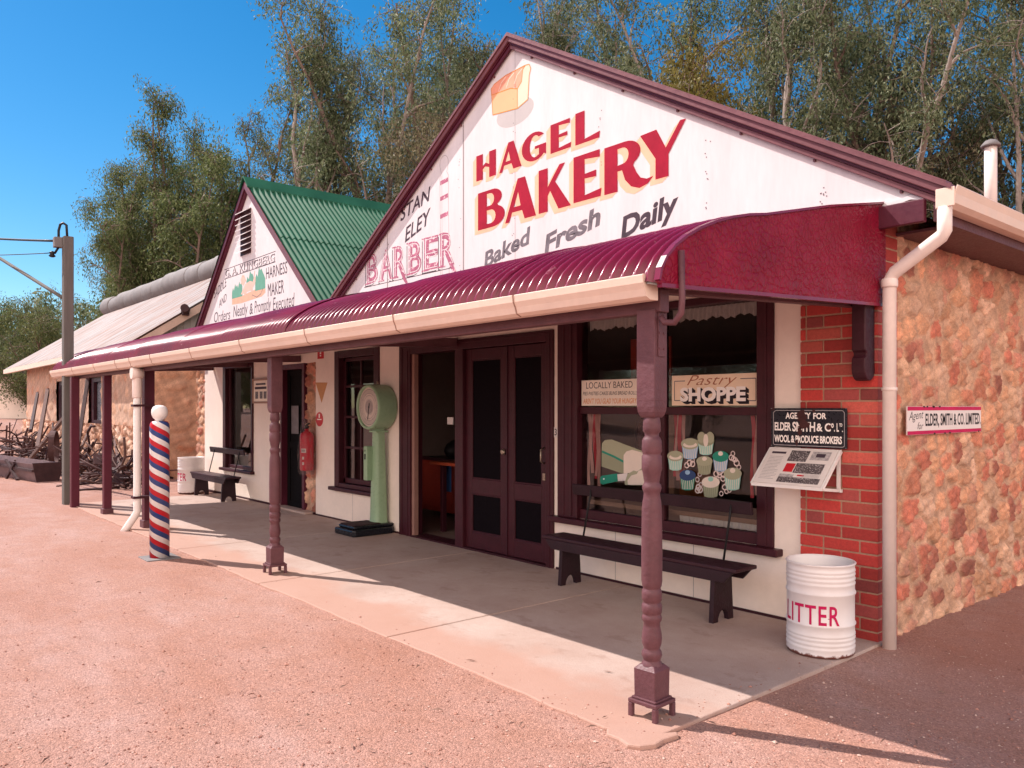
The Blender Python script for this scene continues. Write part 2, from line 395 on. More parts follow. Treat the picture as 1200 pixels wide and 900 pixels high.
def ground_mat():
    m, t, b = nt('pink_gravel'); co = objco(t)
    big = noise(t, objco(t, (0.5, 1.3, 1)), 0.6, 6, 0.65); mid = noise(t, co, 3.0, 6, 0.6); fine = noise(t, co, 70, 4, 0.7)
    v = t.nodes.new('ShaderNodeTexVoronoi'); v.feature = 'F1'; v.inputs['Scale'].default_value = 125; t.links.new(co, v.inputs['Vector'])
    v.inputs['Randomness'].default_value = 1.0
    base = ramp(t, big, [(0.3, (0.335, 0.168, 0.125)), (0.5, (0.385, 0.222, 0.182)), (0.7, (0.425, 0.28, 0.25))])
    base = mixc(t, ramp(t, mid, [(0.35, 0.0), (0.7, 0.45)]), base, (0.33, 0.155, 0.10))
    sp = t.nodes.new('ShaderNodeSeparateColor'); t.links.new(v.outputs['Color'], sp.inputs[0])
    g = ramp(t, sp.outputs[0], [(0.0, 0.68), (0.3, 0.93), (0.8, 1.10), (1.0, 1.42)])
    c = mixc(t, 1.0, base, g, 'MULTIPLY')
    c = mixc(t, ramp(t, fine, [(0.60, 0.0), (0.75, 0.5)]), c, (0.16, 0.07, 0.05))
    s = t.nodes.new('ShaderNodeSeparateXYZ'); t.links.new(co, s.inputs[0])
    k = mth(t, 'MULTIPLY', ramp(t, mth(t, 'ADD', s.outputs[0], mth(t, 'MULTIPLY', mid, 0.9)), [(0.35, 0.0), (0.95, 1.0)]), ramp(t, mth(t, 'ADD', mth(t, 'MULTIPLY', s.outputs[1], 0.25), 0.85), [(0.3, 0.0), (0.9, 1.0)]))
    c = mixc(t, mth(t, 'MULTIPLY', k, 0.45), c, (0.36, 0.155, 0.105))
    t.links.new(c, b.inputs['Base Color']); b.inputs['Roughness'].default_value = 0.95; b.inputs['Specular IOR Level'].default_value = 0.2
    h = mth(t, 'ADD', mth(t, 'MULTIPLY', mth(t, 'SUBTRACT', 1.0, v.outputs['Distance']), 0.7), mth(t, 'MULTIPLY', mid, 1.2))
    h = mth(t, 'ADD', h, mth(t, 'MULTIPLY', fine, 0.6))
    bump(t, b, h, 0.55, 0.012); return m
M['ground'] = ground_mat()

def slab_mat():
    m, t, b = nt('concrete_slab'); co = objco(t)
    c = ramp(t, noise(t, co, 1.3, 7, 0.62), [(0.28, (0.36, 0.245, 0.205)), (0.5, (0.43, 0.32, 0.278)), (0.72, (0.48, 0.375, 0.335))])
    c = mixc(t, ramp(t, noise(t, co, 9, 6, 0.7), [(0.45, 0.0), (0.8, 0.4)]), c, (0.34, 0.225, 0.185))
    c = mixc(t, ramp(t, noise(t, co, 120, 3, 0.7), [(0.48, 0.0), (0.75, 0.55)]), c, (0.24, 0.15, 0.12))
    c = mixc(t, ramp(t, noise(t, objco(t, (1, 1.6, 1)), 2.7, 8, 0.72), [(0.56, 0.0), (0.63, 0.45)]), c, (0.27, 0.165, 0.13))
    # red dust swept on to the outer edge of the slab
    s = t.nodes.new('ShaderNodeSeparateXYZ'); t.links.new(co, s.inputs[0])
    e = mth(t, 'ADD', mth(t, 'MULTIPLY', s.outputs[1], -1.0), mth(t, 'MULTIPLY', noise(t, co, 1.8, 4), 0.9))
    c = mixc(t, ramp(t, mth(t, 'SUBTRACT', e, 2.0), [(0.35, 0.0), (0.62, 0.75)]), c, (0.40, 0.22, 0.165))
    t.links.new(c, b.inputs['Base Color']); b.inputs['Roughness'].default_value = 0.8
    bump(t, b, noise(t, co, 60, 5, 0.7), 0.4, 0.006); return m
M['slab'] = slab_mat()

def barber_mat():
    m, t, b = nt('barber_stripes'); co = objco(t)
    s = t.nodes.new('ShaderNodeSeparateXYZ'); t.links.new(co, s.inputs[0])
    ang = mth(t, 'ARCTAN2', s.outputs[1], s.outputs[0])
    f = mth(t, 'FRACT', mth(t, 'ADD', mth(t, 'MULTIPLY', ang, 2 / (2 * math.pi)), mth(t, 'DIVIDE', s.outputs[2], 0.172)))
    c = ramp(t, f, [(0.0, (0.72, 0.69, 0.69)), (0.34, (0.016, 0.050, 0.19)), (0.67, (0.46, 0.004, 0.016))], 'CONSTANT')
    c = mixc(t, ramp(t, noise(t, co, 12, 6), [(0.3, 0.25), (0.7, 0.0)]), c, (0.2, 0.15, 0.15))
    t.links.new(c, b.inputs['Base Color']); b.inputs['Roughness'].default_value = 0.45; b.inputs['Specular IOR Level'].default_value = 0.15; return m
M['barber'] = barber_mat()

def litter_mat():
    m, t, b = nt('white_drum'); co = objco(t)
    s = t.nodes.new('ShaderNodeSeparateXYZ'); t.links.new(co, s.inputs[0])
    n = noise(t, co, 22, 6, 0.7)
    c = ramp(t, noise(t, co, 4, 4), [(0.3, (0.66, 0.60, 0.59)), (0.7, (0.76, 0.71, 0.70))])
    k = ramp(t, mth(t, 'SUBTRACT', mth(t, 'MULTIPLY', n, 0.075), s.outputs[2]), [(0.012, 0.0), (0.02, 1.0)])
    c = mixc(t, k, c, (0.13, 0.035, 0.025))
    c = mixc(t, ramp(t, noise(t, objco(t, (1, 1, 2.5)), 13, 5, 0.6), [(0.72, 0.0), (0.75, 0.9)]), c, (0.18, 0.06, 0.05))
    t.links.new(c, b.inputs['Base Color']); b.inputs['Roughness'].default_value = 0.4
    bump(t, b, noise(t, co, 10, 4), 0.15, 0.01); return m
M['drum'] = litter_mat()

def leaf_mat(name, c0, c1, c2):
    m, t, b = nt(name)
    g = t.nodes.new('ShaderNodeNewGeometry'); oi = t.nodes.new('ShaderNodeObjectInfo')
    c = ramp(t, g.outputs['Random Per Island'], [(0.0, c0), (0.55, c1), (1.0, c2)])
    hs = t.nodes.new('ShaderNodeHueSaturation'); t.links.new(c, hs.inputs['Color'])
    t.links.new(mth(t, 'ADD', 0.485, mth(t, 'MULTIPLY', oi.outputs['Random'], 0.03)), hs.inputs['Hue'])
    t.links.new(mth(t, 'ADD', 0.85, mth(t, 'MULTIPLY', oi.outputs['Random'], 0.3)), hs.inputs['Value'])
    t.links.new(hs.outputs[0], b.inputs['Base Color']); b.inputs['Roughness'].default_value = 0.6; b.inputs['Specular IOR Level'].default_value = 0.25
    tl = N(t, 'ShaderNodeBsdfTranslucent'); t.links.new(hs.outputs[0], tl.inputs[0])
    mx = N(t, 'ShaderNodeMixShader'); mx.inputs[0].default_value = 0.35
    t.links.new(b.outputs[0], mx.inputs[1]); t.links.new(tl.outputs[0], mx.inputs[2])
    t.links.new(mx.outputs[0], t.nodes['Material Output'].inputs[0]); return m
M['leaf_grey'] = leaf_mat('gum_leaves_grey_green', (0.060, 0.082, 0.040), (0.135, 0.168, 0.08), (0.25, 0.27, 0.16))
M['leaf_green'] = leaf_mat('gum_leaves_green', (0.052, 0.080, 0.028), (0.12, 0.16, 0.055), (0.22, 0.245, 0.11))
M['leaf_brown'] = leaf_mat('gum_leaves_brown', (0.085, 0.072, 0.040), (0.16, 0.135, 0.08), (0.26, 0.215, 0.135))
M['leaf_yellow'] = leaf_mat('gum_leaves_yellow', (0.09, 0.08, 0.015), (0.17, 0.15, 0.03), (0.25, 0.21, 0.06))
M['bark'] = paint('gum_bark', (0.17, 0.115, 0.095), 0.85, 0.45, 1.5, 0.4, 10, stretch=(3, 3, 0.5))
M['bark_pale'] = paint('gum_bark_pale', (0.25, 0.20, 0.175), 0.8, 0.4, 1.2, 0.3, 10, stretch=(3, 3, 0.5))

# ------------------------------------------------------------------ lettering
FLIP = 1
def text2d(s, offset=0.0, shear=0.0, space=1.0):
    cu = bpy.data.curves.new('lettering_source', 'FONT'); cu.body = s; cu.size = 1.0
    cu.offset = offset; cu.shear = shear; cu.space_character = space; cu.resolution_u = 3
    o = bpy.data.objects.new('lettering_source', cu); COL.objects.link(o)
    dg = bpy.context.evaluated_depsgraph_get(); ev = o.evaluated_get(dg); me = ev.to_mesh()
    v = np.array([p.co[:2] for p in me.vertices]); f = [tuple(p.vertices) for p in me.polygons]
    ev.to_mesh_clear(); bpy.data.objects.remove(o); bpy.data.curves.remove(cu)
    return v, f
def fitbox(v, a0, a1, b0, b1):
    lo = v.min(0); hi = v.max(0); q = (v - lo) / (hi - lo)
    return np.stack([a0 + q[:, 0] * (a1 - a0), b0 + q[:, 1] * (b1 - b0)], 1)
def outline2d(loops):
    """filled 2D shape from outer and hole loops"""
    cu = bpy.data.curves.new('outline_source', 'CURVE'); cu.dimensions = '2D'; cu.fill_mode = 'BOTH'
    for lp in loops:
        sp = cu.splines.new('POLY'); sp.points.add(len(lp) - 1)
        for p, (x, y) in zip(sp.points, lp): p.co = (x, y, 0, 1)
        sp.use_cyclic_u = True
    o = bpy.data.objects.new('outline_source', cu); COL.objects.link(o)
    dg = bpy.context.evaluated_depsgraph_get(); ev = o.evaluated_get(dg); me = ev.to_mesh()
    v = np.array([p.co[:2] for p in me.vertices]); f = [tuple(p.vertices) for p in me.polygons]
    ev.to_mesh_clear(); bpy.data.objects.remove(o); bpy.data.curves.remove(cu)
    return v, f
def arc(cx, cy, rx, ry, a0, a1, n=12):
    return [(cx + rx * math.cos(R(a0 + (a1 - a0) * i / n)), cy + ry * math.sin(R(a0 + (a1 - a0) * i / n))) for i in range(n + 1)]
GLY = {
 'H': [[(0,0),(.25,0),(.25,.40),(.34,.47),(.49,.40),(.49,0),(.74,0),(.74,1),(.49,1),(.49,.52),(.36,.62),(.25,.52),(.25,1),(0,1)]],
 'A': [[(0,0),(.12,0),(.20,.22),(.48,.22),(.55,0),(.86,0),(.56,1),(.36,1)], [(.25,.34),(.44,.34),(.37,.68)]],
 'G': [arc(.44,.5,.44,.5,42,318,20) + [(.84,.12),(.84,.50),(.46,.50),(.46,.40),(.60,.40),(.60,.17)] + arc(.47,.5,.19,.38,300,50,14)],
 'E': [[(0,0),(.62,0),(.64,.17),(.26,.11),(.26,.47),(.52,.45),(.52,.59),(.26,.57),(.26,.89),(.60,.84),(.60,1),(0,1)]],
 'L': [[(0,0),(.66,0),(.68,.20),(.26,.11),(.26,1),(0,1)]],
 'B': [[(0,0)] + arc(.42,.28,.32,.28,-90,62,10) + arc(.40,.77,.26,.23,-58,90,10) + [(0,1)],
       [(.25,.11)] + arc(.36,.29,.13,.18,-90,90,8) + [(.25,.47)], [(.25,.58)] + arc(.34,.745,.11,.165,-90,90,8) + [(.25,.91)]],
 'K': [[(0,0),(.26,0),(.26,.36),(.33,.46),(.56,0),(.90,0),(.47,.64),(.74,1),(.59,1),(.26,.56),(.26,1),(0,1)]],
 'R': [[(0,0),(.27,0),(.27,.42),(.36,.42),(.42,.20),(.54,.03),(.70,-.05),(.86,0),(.96,.12),(.84,.10),(.72,.16),(.64,.30),(.58,.46)] + arc(.42,.73,.30,.27,-52,90,10) + [(0,1)],
       [(.27,.54)] + arc(.37,.72,.12,.17,-90,90,8) + [(.27,.89)]],
 'Y': [[(.34,0),(.62,0),(.62,.44),(.98,1.02),(.86,1.03),(.56,.58),(.36,1.0),(0,.98),(.34,.42)]],
}
def facade(y):
    return lambda p: (p[0], y, p[1])
class Paint:
    """flat painted marks collected as one mesh with several paints; map2 takes a 2D point and a lift"""
    def __init__(s, place): s.place = place; s.mb = MB(); s.mats = []; s.lift = 0.0
    def mi(s, mat):
        if mat not in s.mats: s.mats.append(mat)
        return s.mats.index(mat)
    def shape(s, v, f, mat, lift):
        s.mb.cur = s.mi(mat)
        s.mb.add([s.place(p[0], p[1], lift) for p in v], f)
    def text(s, st, a0, a1, b0, b1, mat, lift=0.001, offset=0.0, shear=0.0, space=1.0, warp=None, dx=0, dz=0):
        v, f = text2d(st, offset, shear, space); v = fitbox(v, a0, a1, b0, b1)
        if warp: v = np.array([warp(p) for p in v])
        s.shape(v + np.array([dx, dz]), f, mat, lift)
    def poly(s, loops, mat, lift=0.001):
        if not isinstance(loops[0][0], (tuple, list)): loops = [loops]
        v, f = outline2d(loops); s.shape(v, f, mat, lift)
    def rect(s, a0, a1, b0, b1, mat, lift=0.001):
        s.shape([(a0, b0), (a1, b0), (a1, b1), (a0, b1)], [(0, 1, 2, 3)], mat, lift)
    def line(s, pts, w, mat, lift=0.001):
        for (p, q) in zip(pts[:-1], pts[1:]):
            d = np.array(q, float) - np.array(p, float); L = np.hypot(*d)
            if L < 1e-6: continue
            n = np.array([-d[1], d[0]]) / L * w / 2; p = np.array(p); q = np.array(q)
            s.shape([p - n, q - n, q + n, p + n], [(0, 1, 2, 3)], mat, lift)
    def build(s, name, parent=None, local=False):
        return s.mb.build(name, s.mats, parent, local, fix=False)

# ------------------------------------------------------------------ stone walls (real relief, one colour per stone)
def hsv_pick(rng, pal, n):
    pal = np.array(pal); i = rng.integers(0, len(pal), n); c = pal[i] * rng.uniform(0.8, 1.2, (n, 1)); return c
def stone_wall(name, place, u0, u1, z0, z1, parent, seed=1, res=0.022, sx=0.17, sz=0.11, relief=0.03, pal=None, mortar=(0.44, 0.27, 0.19), edge=0.30, fill=1.0, mat=None, sharp=0.13):
    """place(u,z,h) -> xyz, h is relief outwards"""
    rng = np.random.default_rng(seed)
    pal = pal or [(0.55,0.21,0.125),(0.59,0.29,0.17),(0.50,0.16,0.10),(0.62,0.37,0.24),(0.58,0.24,0.16),(0.62,0.38,0.26),(0.34,0.12,0.08),(0.60,0.31,0.18),(0.52,0.25,0.17)]
    nu = max(2, int((u1-u0)/res)); nz = max(2, int((z1-z0)/res))
    U, Z = np.meshgrid(np.linspace(u0, u1, nu+1), np.linspace(z0, z1, nz+1), indexing='ij')
    pts = []
    z = z0 - sz
    row = 0
    while z < z1 + sz:
        h = sz * rng.uniform(0.6, 1.5)
        u = u0 - sx * rng.uniform(0.2, 1.2)
        while u < u1 + sx:
            w = sx * rng.uniform(0.45, 1.5); pts.append((u + w/2, z + h/2 + rng.normal(0, sz*0.22), h)); u += w
        z += h; row += 1
    P = np.array(pts); n = len(P)
    sq = sx / sz * 0.8
    # warp the sampling a little so the joints are not straight
    def wob(a, b, s): 
        return sum(np.sin(a*k*s + b*l*s + ph)*am for k, l, ph, am in ((7,3,.3,1),(3,-8,1.7,1),(13,9,2.2,.5),(-11,17,4.,.5),(29,23,.9,.25),(31,-27,.1,.25)))
    Uw = U + 0.012*wob(U, Z, 1.3); Zw = Z + 0.012*wob(Z, U, 1.7)
    d1 = np.full(U.shape, 1e9); d2 = np.full(U.shape, 1e9); idx = np.zeros(U.shape, int)
    for i in range(n):
        a = slice(max(0, int((P[i,0]-u0-sx*2)/res)), max(0, int((P[i,0]-u0+sx*2)/res)+2)); b = slice(max(0, int((P[i,1]-z0-sz*2.5)/res)), max(0, int((P[i,1]-z0+sz*2.5)/res)+2))
        D = np.hypot((Uw[a,b]-P[i,0])/sq, Zw[a,b]-P[i,1])
        if D.size == 0: continue
        s1 = d1[a,b]; s2 = d2[a,b]; ii = idx[a,b]
        closer = D < s1
        s2n = np.where(closer, s1, np.minimum(s2, D)); 
        d1[a,b] = np.where(closer, D, s1); d2[a,b] = s2n; idx[a,b] = np.where(closer, i, ii)
    gap = (d2 - d1) / sz
    thr = edge * rng.uniform(0.3, 1.7, n)[idx]
    t = np.clip((gap - thr) / sharp, 0, 1); t = t*t*(3-2*t)
    out = rng.uniform(0.3, 1.0, n)[idx]
    H = relief * t * out + 0.004*wob(U, Z, 9) * (0.4 + t) + rng.normal(0, 0.0012, U.shape)
    if fill < 1: keep = (rng.random(n) < fill)[idx]; t = t*keep; H = H*np.where(keep, 1, 0.25)
    C = hsv_pick(rng, pal, n)[idx]; mo = np.array(mortar) * (1 + 0.06*wob(U, Z, 2.1))[..., None]
    colr = mo*(1-t[..., None]) + C*t[..., None]
    colr = np.clip(colr * (1 + 0.08*wob(U, Z, 4.7)[..., None]), 0.01, 1)
    vs = [place(u, zz, h) for u, zz, h in zip(U.ravel(), Z.ravel(), H.ravel())]
    q = np.arange((nu+1)*(nz+1)).reshape(nu+1, nz+1)
    fs = np.stack([q[:-1,:-1].ravel(), q[1:,:-1].ravel(), q[1:,1:].ravel(), q[:-1,1:].ravel()], 1)
    me = bpy.data.meshes.new(name); me.from_pydata(vs, [], fs.tolist())
    at_ = me.attributes.new('stone_colour', 'FLOAT_COLOR', 'POINT')
    at_.data.foreach_set('color', np.concatenate([colr.reshape(-1,3), np.ones((colr.size//3,1))], 1).astype(np.float32).ravel())
    me.polygons.foreach_set('use_smooth', [True]*len(me.polygons)); me.update()
    return link_mesh(name, me, mat or M['stone'], parent)

def brick_pier(name, x0, x1, y, z0, z1, depth, parent, seed=3):
    rng = random.Random(seed); vs = []; fs = []; cols = []
    def addbox(b, c):
        k = len(vs); (xa, xb, ya, yb, za, zb) = b
        vs.extend([(xa,ya,za),(xb,ya,za),(xb,yb,za),(xa,yb,za),(xa,ya,zb),(xb,ya,zb),(xb,yb,zb),(xa,yb,zb)])
        fs.extend([tuple(k+i for i in f) for f in ((0,3,2,1),(4,5,6,7),(0,1,5,4),(1,2,6,5),(2,3,7,6),(3,0,4,7))]); cols.extend([c]*8)
    addbox((x0+.004, x1-.006, y+.007, y+depth-.01, z0, z1), (0.40, 0.235, 0.16))
    L, Hh, j = .255, .088, .0115; z = z0 + .006; row = 0
    while z < z1 - .02:
        zt = min(z + Hh - j, z1); x = x1 if row % 2 == 0 else x1
        first = .122 if row % 2 else .255
        xb = x1; w = first; ret = .232 if row % 2 else .112
        k = 0
        while xb > x0 + .01:
            xa = max(x0, xb - w)
            if xa - x0 < .03: xa = x0
            s = rng.uniform(.62, 1.2); r = rng.random()
            c = (0.47*s, 0.042*s, 0.034*s) if r < .68 else ((0.52*s, 0.095*s, 0.07*s) if r < .84 else (0.34*s, 0.06*s, 0.055*s))
            dy = rng.uniform(-.002, .002)
            addbox((xa, xb, y + dy, (y + depth if k == 0 else y + .05), z + rng.uniform(-.001,.001), zt), c)
            xb = xa - j; w = .255 if rng.random() < .8 else .122; k += 1
        z += Hh; row += 1
    me = bpy.data.meshes.new(name); me.from_pydata(vs, [], fs)
    a = me.attributes.new('stone_colour', 'FLOAT_COLOR', 'POINT'); a.data.foreach_set('color', [c for p in cols for c in (*p, 1.0)])
    me.update(); o = link_mesh(name, me, M['brick'], parent)
    md = o.modifiers.new('bevel', 'BEVEL'); md.width = .006; md.segments = 2; md.limit_method = 'ANGLE'
    return o

# ================================================================== SETTING
def ground_z(x, y):
    rise = 1.0 * min(1, max(0, (-x - 27) / 12)) ** 1.5 if x < -27 else 0
    dip = -0.016 + 0.006 * math.sin(x * 1.3 + y * 0.7) + 0.005 * math.sin(y * 2.1 - x * 0.4)
    return dip + rise
def build_ground():
    xs = sorted(set([-400, -250, -150, -100, -70] + list(np.arange(-60, 20.01, 0.5)) + [30, 60, 120, 250, 400]))
    ys = sorted(set([-400, -250, -120, -60, -30] + list(np.arange(-16, 16.01, 0.5)) + [25, 50, 90, 150, 250, 400]))
    vs = [(x, y, ground_z(x, y)) for x in xs for y in ys]; ny = len(ys)
    fs = [(i*ny+j, (i+1)*ny+j, (i+1)*ny+j+1, i*ny+j+1) for i in range(len(xs)-1) for j in range(ny-1)]
    me = bpy.data.meshes.new('ground'); me.from_pydata(vs, [], fs); me.polygons.foreach_set('use_smooth', [True]*len(fs)); me.update()
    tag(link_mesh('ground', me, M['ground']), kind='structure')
build_ground()

def build_slab():
    rng = random.Random(5); mb = MB()
    joints = [-12.3, -9.6, -6.75, -4.48, -2.27, 0.03]
    for a, b in zip(joints[:-1], joints[1:]):
        g = 0.006
        # wavy outer edge
        n = max(4, int((b - a) / 0.12)); top = []
        for i in range(n + 1):
            x = a + g + (b - a - 2*g) * i / n
            y = -2.5 + 0.008*math.sin(x*3.1) + 0.004*math.sin(x*13.7) + rng.uniform(-.004, .004)
            if b > 0 and i == n: y = -2.36
            if b > 0 and i == n-1: y = -2.47
            top.append((x, y))
        poly = top + [(b - g, 0.05), (a + g, 0.05)]
        mb.prism(poly, lambda p, q, d: (p, q, d), -0.12, 0.0)
    o = tag(mb.build('pavement', M['slab'], bevel=0.008), kind='structure')
    mb = MB()
    pts = [(-0.20,-2.505),(0.015,-2.345),(0.055,-2.27),(0.085,-2.30),(0.075,-2.40),(0.085,-2.47),(0.05,-2.545),(0.0,-2.575),(-0.07,-2.555),(-0.15,-2.56)]
    mb.prism(pts, lambda p, q, d: (p + (0.012*math.sin(q*30) if d < 0 else 0), q, d), -0.1, 0.004)
    tag(mb.build('pavement_pad', M['slab'], bevel=0.01), kind='structure')
build_slab()

def build_gravel():
    """loose stones and leaf litter lying on the gravel, far too many to count"""
    rng = np.random.default_rng(11); vs = []; fs = []; mi = []
    base = np.array([(1,0,0),(-1,0,0),(0,1,0),(0,-1,0),(0,0,1),(0,0,-1)], float)
    tri = [(0,2,4),(2,1,4),(1,3,4),(3,0,4),(2,0,5),(1,2,5),(3,1,5),(0,3,5)]
    n = 0
    while n < 7000:
        u = rng.uniform(-60, 1260); v = 560 + 380*rng.random()**0.6
        d = FPX*1.6/(v-HZ); x, y, _ = at(u, d)
        sp = y > -2.51 and x < 0.04
        if (sp and (y > -2.32 and x < -.2 or rng.random() < .45)) or (x < 0.1 and y > -0.1): continue
        zg = 0.0 if sp else ground_z(x, y)
        s = rng.lognormal(-5.5, 0.42); s = min(s, .018)
        q = base * s * rng.uniform(0.6, 1.3, (6, 1)); q[:, 2] *= 0.6
        a = rng.uniform(0, 6.28); c, sn = math.cos(a), math.sin(a)
        q = np.stack([q[:,0]*c - q[:,1]*sn + x, q[:,0]*sn + q[:,1]*c + y, q[:,2] + zg + s*0.25], 1)
        b = len(vs); vs.extend(q.tolist()); fs.extend([tuple(b+i for i in t) for t in tri]); mi.extend([int(rng.integers(0, 3))]*8); n += 1
    for k in range(170):      # dry leaves and twigs
        u = rng.uniform(-60, 1260); v = 570 + 350*rng.random()**0.8
        d = FPX*1.6/(v-HZ); x, y, _ = at(u, d)
        if y > -2.52 and x < 0.05 and rng.random() < .93: continue
        if x < 0.1 and y > -0.1: continue
        z = ground_z(x, y) + 0.012 if not (y > -2.52 and x < 0.05) else 0.006
        L = rng.uniform(.012, .045); w = rng.uniform(.002, .006); a = rng.uniform(0, 6.28); c, sn = math.cos(a), math.sin(a); h = rng.uniform(0.002, .014)
        q = [(-L,0,0),(0,w,h),(L,0,0),(0,-w,h*.4)]
        b = len(vs); vs.extend([(p*c-r*sn+x, p*sn+r*c+y, zz+z) for p, r, zz in q]); fs.append((b,b+1,b+2,b+3)); mi.append(3)
    me = bpy.data.meshes.new('gravel'); me.from_pydata(vs, [], fs); me.polygons.foreach_set('material_index', mi); me.update()
    mats = [paint('pebble_pink', (0.42,0.21,0.16), .9, .25, 9, 0), paint('pebble_pale', (0.52,0.36,0.30), .9, .2, 9, 0), paint('pebble_dark', (0.28,0.13,0.10), .9, .3, 9, 0), paint('dry_leaf', (0.22,0.13,0.10), .8, .4, 3, 0)]
    tag(link_mesh('gravel', me, mats), kind='stuff', label='loose pebbles and dry leaves scattered on the pink gravel', cat='gravel')
build_gravel()

def corr(mb, u0, u1, prof, place, pitch=0.080, amp=0.016, per=10):
    """corrugated sheet: prof = list of (s,t) points of the section along the ribs; place(u, s, t) -> xyz"""
    n = max(4, int(round((u1 - u0) / pitch * per)))
    P = np.array(prof, float); T = np.gradient(P, axis=0); T /= np.linalg.norm(T, axis=1)[:, None]; NN = np.stack([-T[:,1], T[:,0]], 1)
    vs = []; m = len(P)
    for i in range(n + 1):
        u = u0 + (u1 - u0) * i / n; a = amp * math.cos(2 * math.pi * u / pitch)
        for k in range(m):
            q = P[k] + NN[k] * a; vs.append(place(u, q[0], q[1]))
    fs = [(i*m+k, (i+1)*m+k, (i+1)*m+k+1, i*m+k+1) for i in range(n) for k in range(m-1)]
    mb.add(vs, fs, True); return mb

# ================================================================== BAKERY
bak = thing('bakery_building', 'brick and stone bakery with white gable lettered in crimson', 'building', (0, 0, 0))
def wall_with_openings(mb, x0, x1, z0, z1, y0, y1, ops):
    """solid wall of boxes round rectangular openings (xa, xb, za, zb)"""
    ops = sorted(ops); x = x0
    for (xa, xb, za, zb) in ops:
        if xa > x: mb.box(x, xa, y0, y1, z0, z1)
        if za > z0: mb.box(xa, xb, y0, y1, z0, za)
        if zb < z1: mb.box(xa, xb, y0, y1, zb, z1)
        x = xb
    if x1 > x: mb.box(x, x1, y0, y1, z0, z1)
    return mb
WIN2 = (-7.76, -6.58, 0.47, 2.37); DOOR = (-6.03, -3.25, -0.02, 2.35); BIG = (-3.15, -0.82, 0.53, 2.50)
mb = wall_with_openings(MB(), -8.39, -0.574, 0.0, 3.0, 0.0, 0.22, [WIN2, DOOR, BIG])
mb.build('front_wall', M['white_wall'], bak)
# battens and the dark gap at the foot of the sheeted wall
mb = MB()
for x in (-7.28, -2.42, -1.55): mb = MB(); mb.box(x-.002, x+.002, -.0015, 0.01, 0.02, 0.50); mb.build('sheet_joint', M['seam'], bak)
for xa, xb in ((-3.2, -0.58), (-8.38, -6.05)): mb = MB(); mb.box(xa, xb, -.012, .01, 0.0, 0.02); mb.build('skirting_gap', M['dark_maroon'], bak)
brick_pier('brick_pier', -0.572, 0.0, -0.03, -0.03, 2.98, 0.30, bak)
stone_wall('stone_side_wall', lambda u, z, h: (-0.012 + h*min(1, max(0, (u-.25)/.05)), u, z), 0.245, 4.6, -0.10, 3.02, bak, seed=4, res=0.0165, sx=0.22, sz=0.15, relief=0.032, edge=0.24, mortar=(0.53,0.315,0.205), sharp=0.06)
stone_wall('stone_side_wall', lambda u, z, h: (-0.012 + h, u, z), 4.6, 10.0, -0.10, 3.02, bak, seed=5, res=0.03, sx=0.22, sz=0.15, relief=0.032, edge=0.30, mortar=(0.53,0.315,0.205), sharp=0.08)
mb = MB(); mb.box(-0.35, -0.03, 0.24, 10, -0.1, 3.0); mb.box(-8.39, -8.15, 0.23, 10, -0.1, 3.0); mb.box(-8.39, 0, 9.8, 10, 0, 3.0); mb.build('back_wall', M['stone'] and paint('plain_stone', (0.5, 0.27, 0.18), 0.9, 0.2, 4, 0.5), bak)
APX, APZ = -3.86, 5.508
def zt(x): return APZ - (0.576 if x > APX else 0.605) * abs(x - APX)
EAVE_R, EAVE_L = 0.49, -8.05
# gable boarding
gb = MB()
gp = [(EAVE_L+.12, 2.96), (0.36, 2.955), (0.36, zt(0.36)-.08), (APX, APZ-.07), (EAVE_L+.12, zt(EAVE_L+.12)-.07)]
gb.prism(gp, lambda a, b, d: (a, d, b), -0.006, 0.02)
gable = gb.build('gable_board', M['gable_white'], bak)
# curled lower right corner of the sheet
mb = MB(); pts = []
for i in range(13):
    x = -0.35 + 0.75 * i / 12; pts.append((x, 2.965 - 0.012*math.sin(i*1.1) - (0.02 if i > 9 else 0)))
mb.prism(pts + [(x, z + .03) for x, z in pts[::-1]], lambda a, b, d: (a, d - 0.02*max(0, a), b), -0.022, -0.007)
mb.build('sheet_edge', M['gable_white'], gable)
def rake(mb, x0, x1, top, bot, ya, yb, zf=zt):
    p = [(x0, zf(x0)+top), (x1, zf(x1)+top), (x1, zf(x1)+bot), (x0, zf(x0)+bot)]
    mb.prism(p, lambda a, b, d: (a, d, b), ya, yb)
for nm, x0, x1 in (('bargeboard', APX, 0.46), ('bargeboard', EAVE_L, APX)):
    mb = MB()
    rake(mb, x0, x1, 0.0, -0.085, -0.082, -0.058)
    b1 = mb.build(nm, M['barge'], bak, bevel=0.006)
    mb = MB(); rake(mb, x0, x1, 0.012, 0.001, -0.09, 0.0); mb.build('capping', M['barge'], b1)
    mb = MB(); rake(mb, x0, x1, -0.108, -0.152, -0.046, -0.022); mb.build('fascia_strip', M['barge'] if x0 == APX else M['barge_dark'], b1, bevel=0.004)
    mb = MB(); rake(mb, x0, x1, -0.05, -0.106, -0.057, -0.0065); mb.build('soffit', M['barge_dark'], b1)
    n = 7
    for i in range(n):
        x = x0 + (x1-x0)*(i+.5)/n; mb = MB(); mb.box(x-.008, x+.008, -.028, -.007, zt(x)-.172, zt(x)-.153); mb.build('fixing_block', M['barge'], b1)
mb = MB()
for x0, x1 in ((APX, EAVE_R), (EAVE_L, APX)):
    p = [(x0, zt(x0)), (x1, zt(x1)), (x1, zt(x1)-.03), (x0, zt(x0)-.03)]
    mb.prism(p, lambda a, b, d: (a, d, b), -0.10, 10.2)
roof = mb.build('roof', M['barge'], bak)
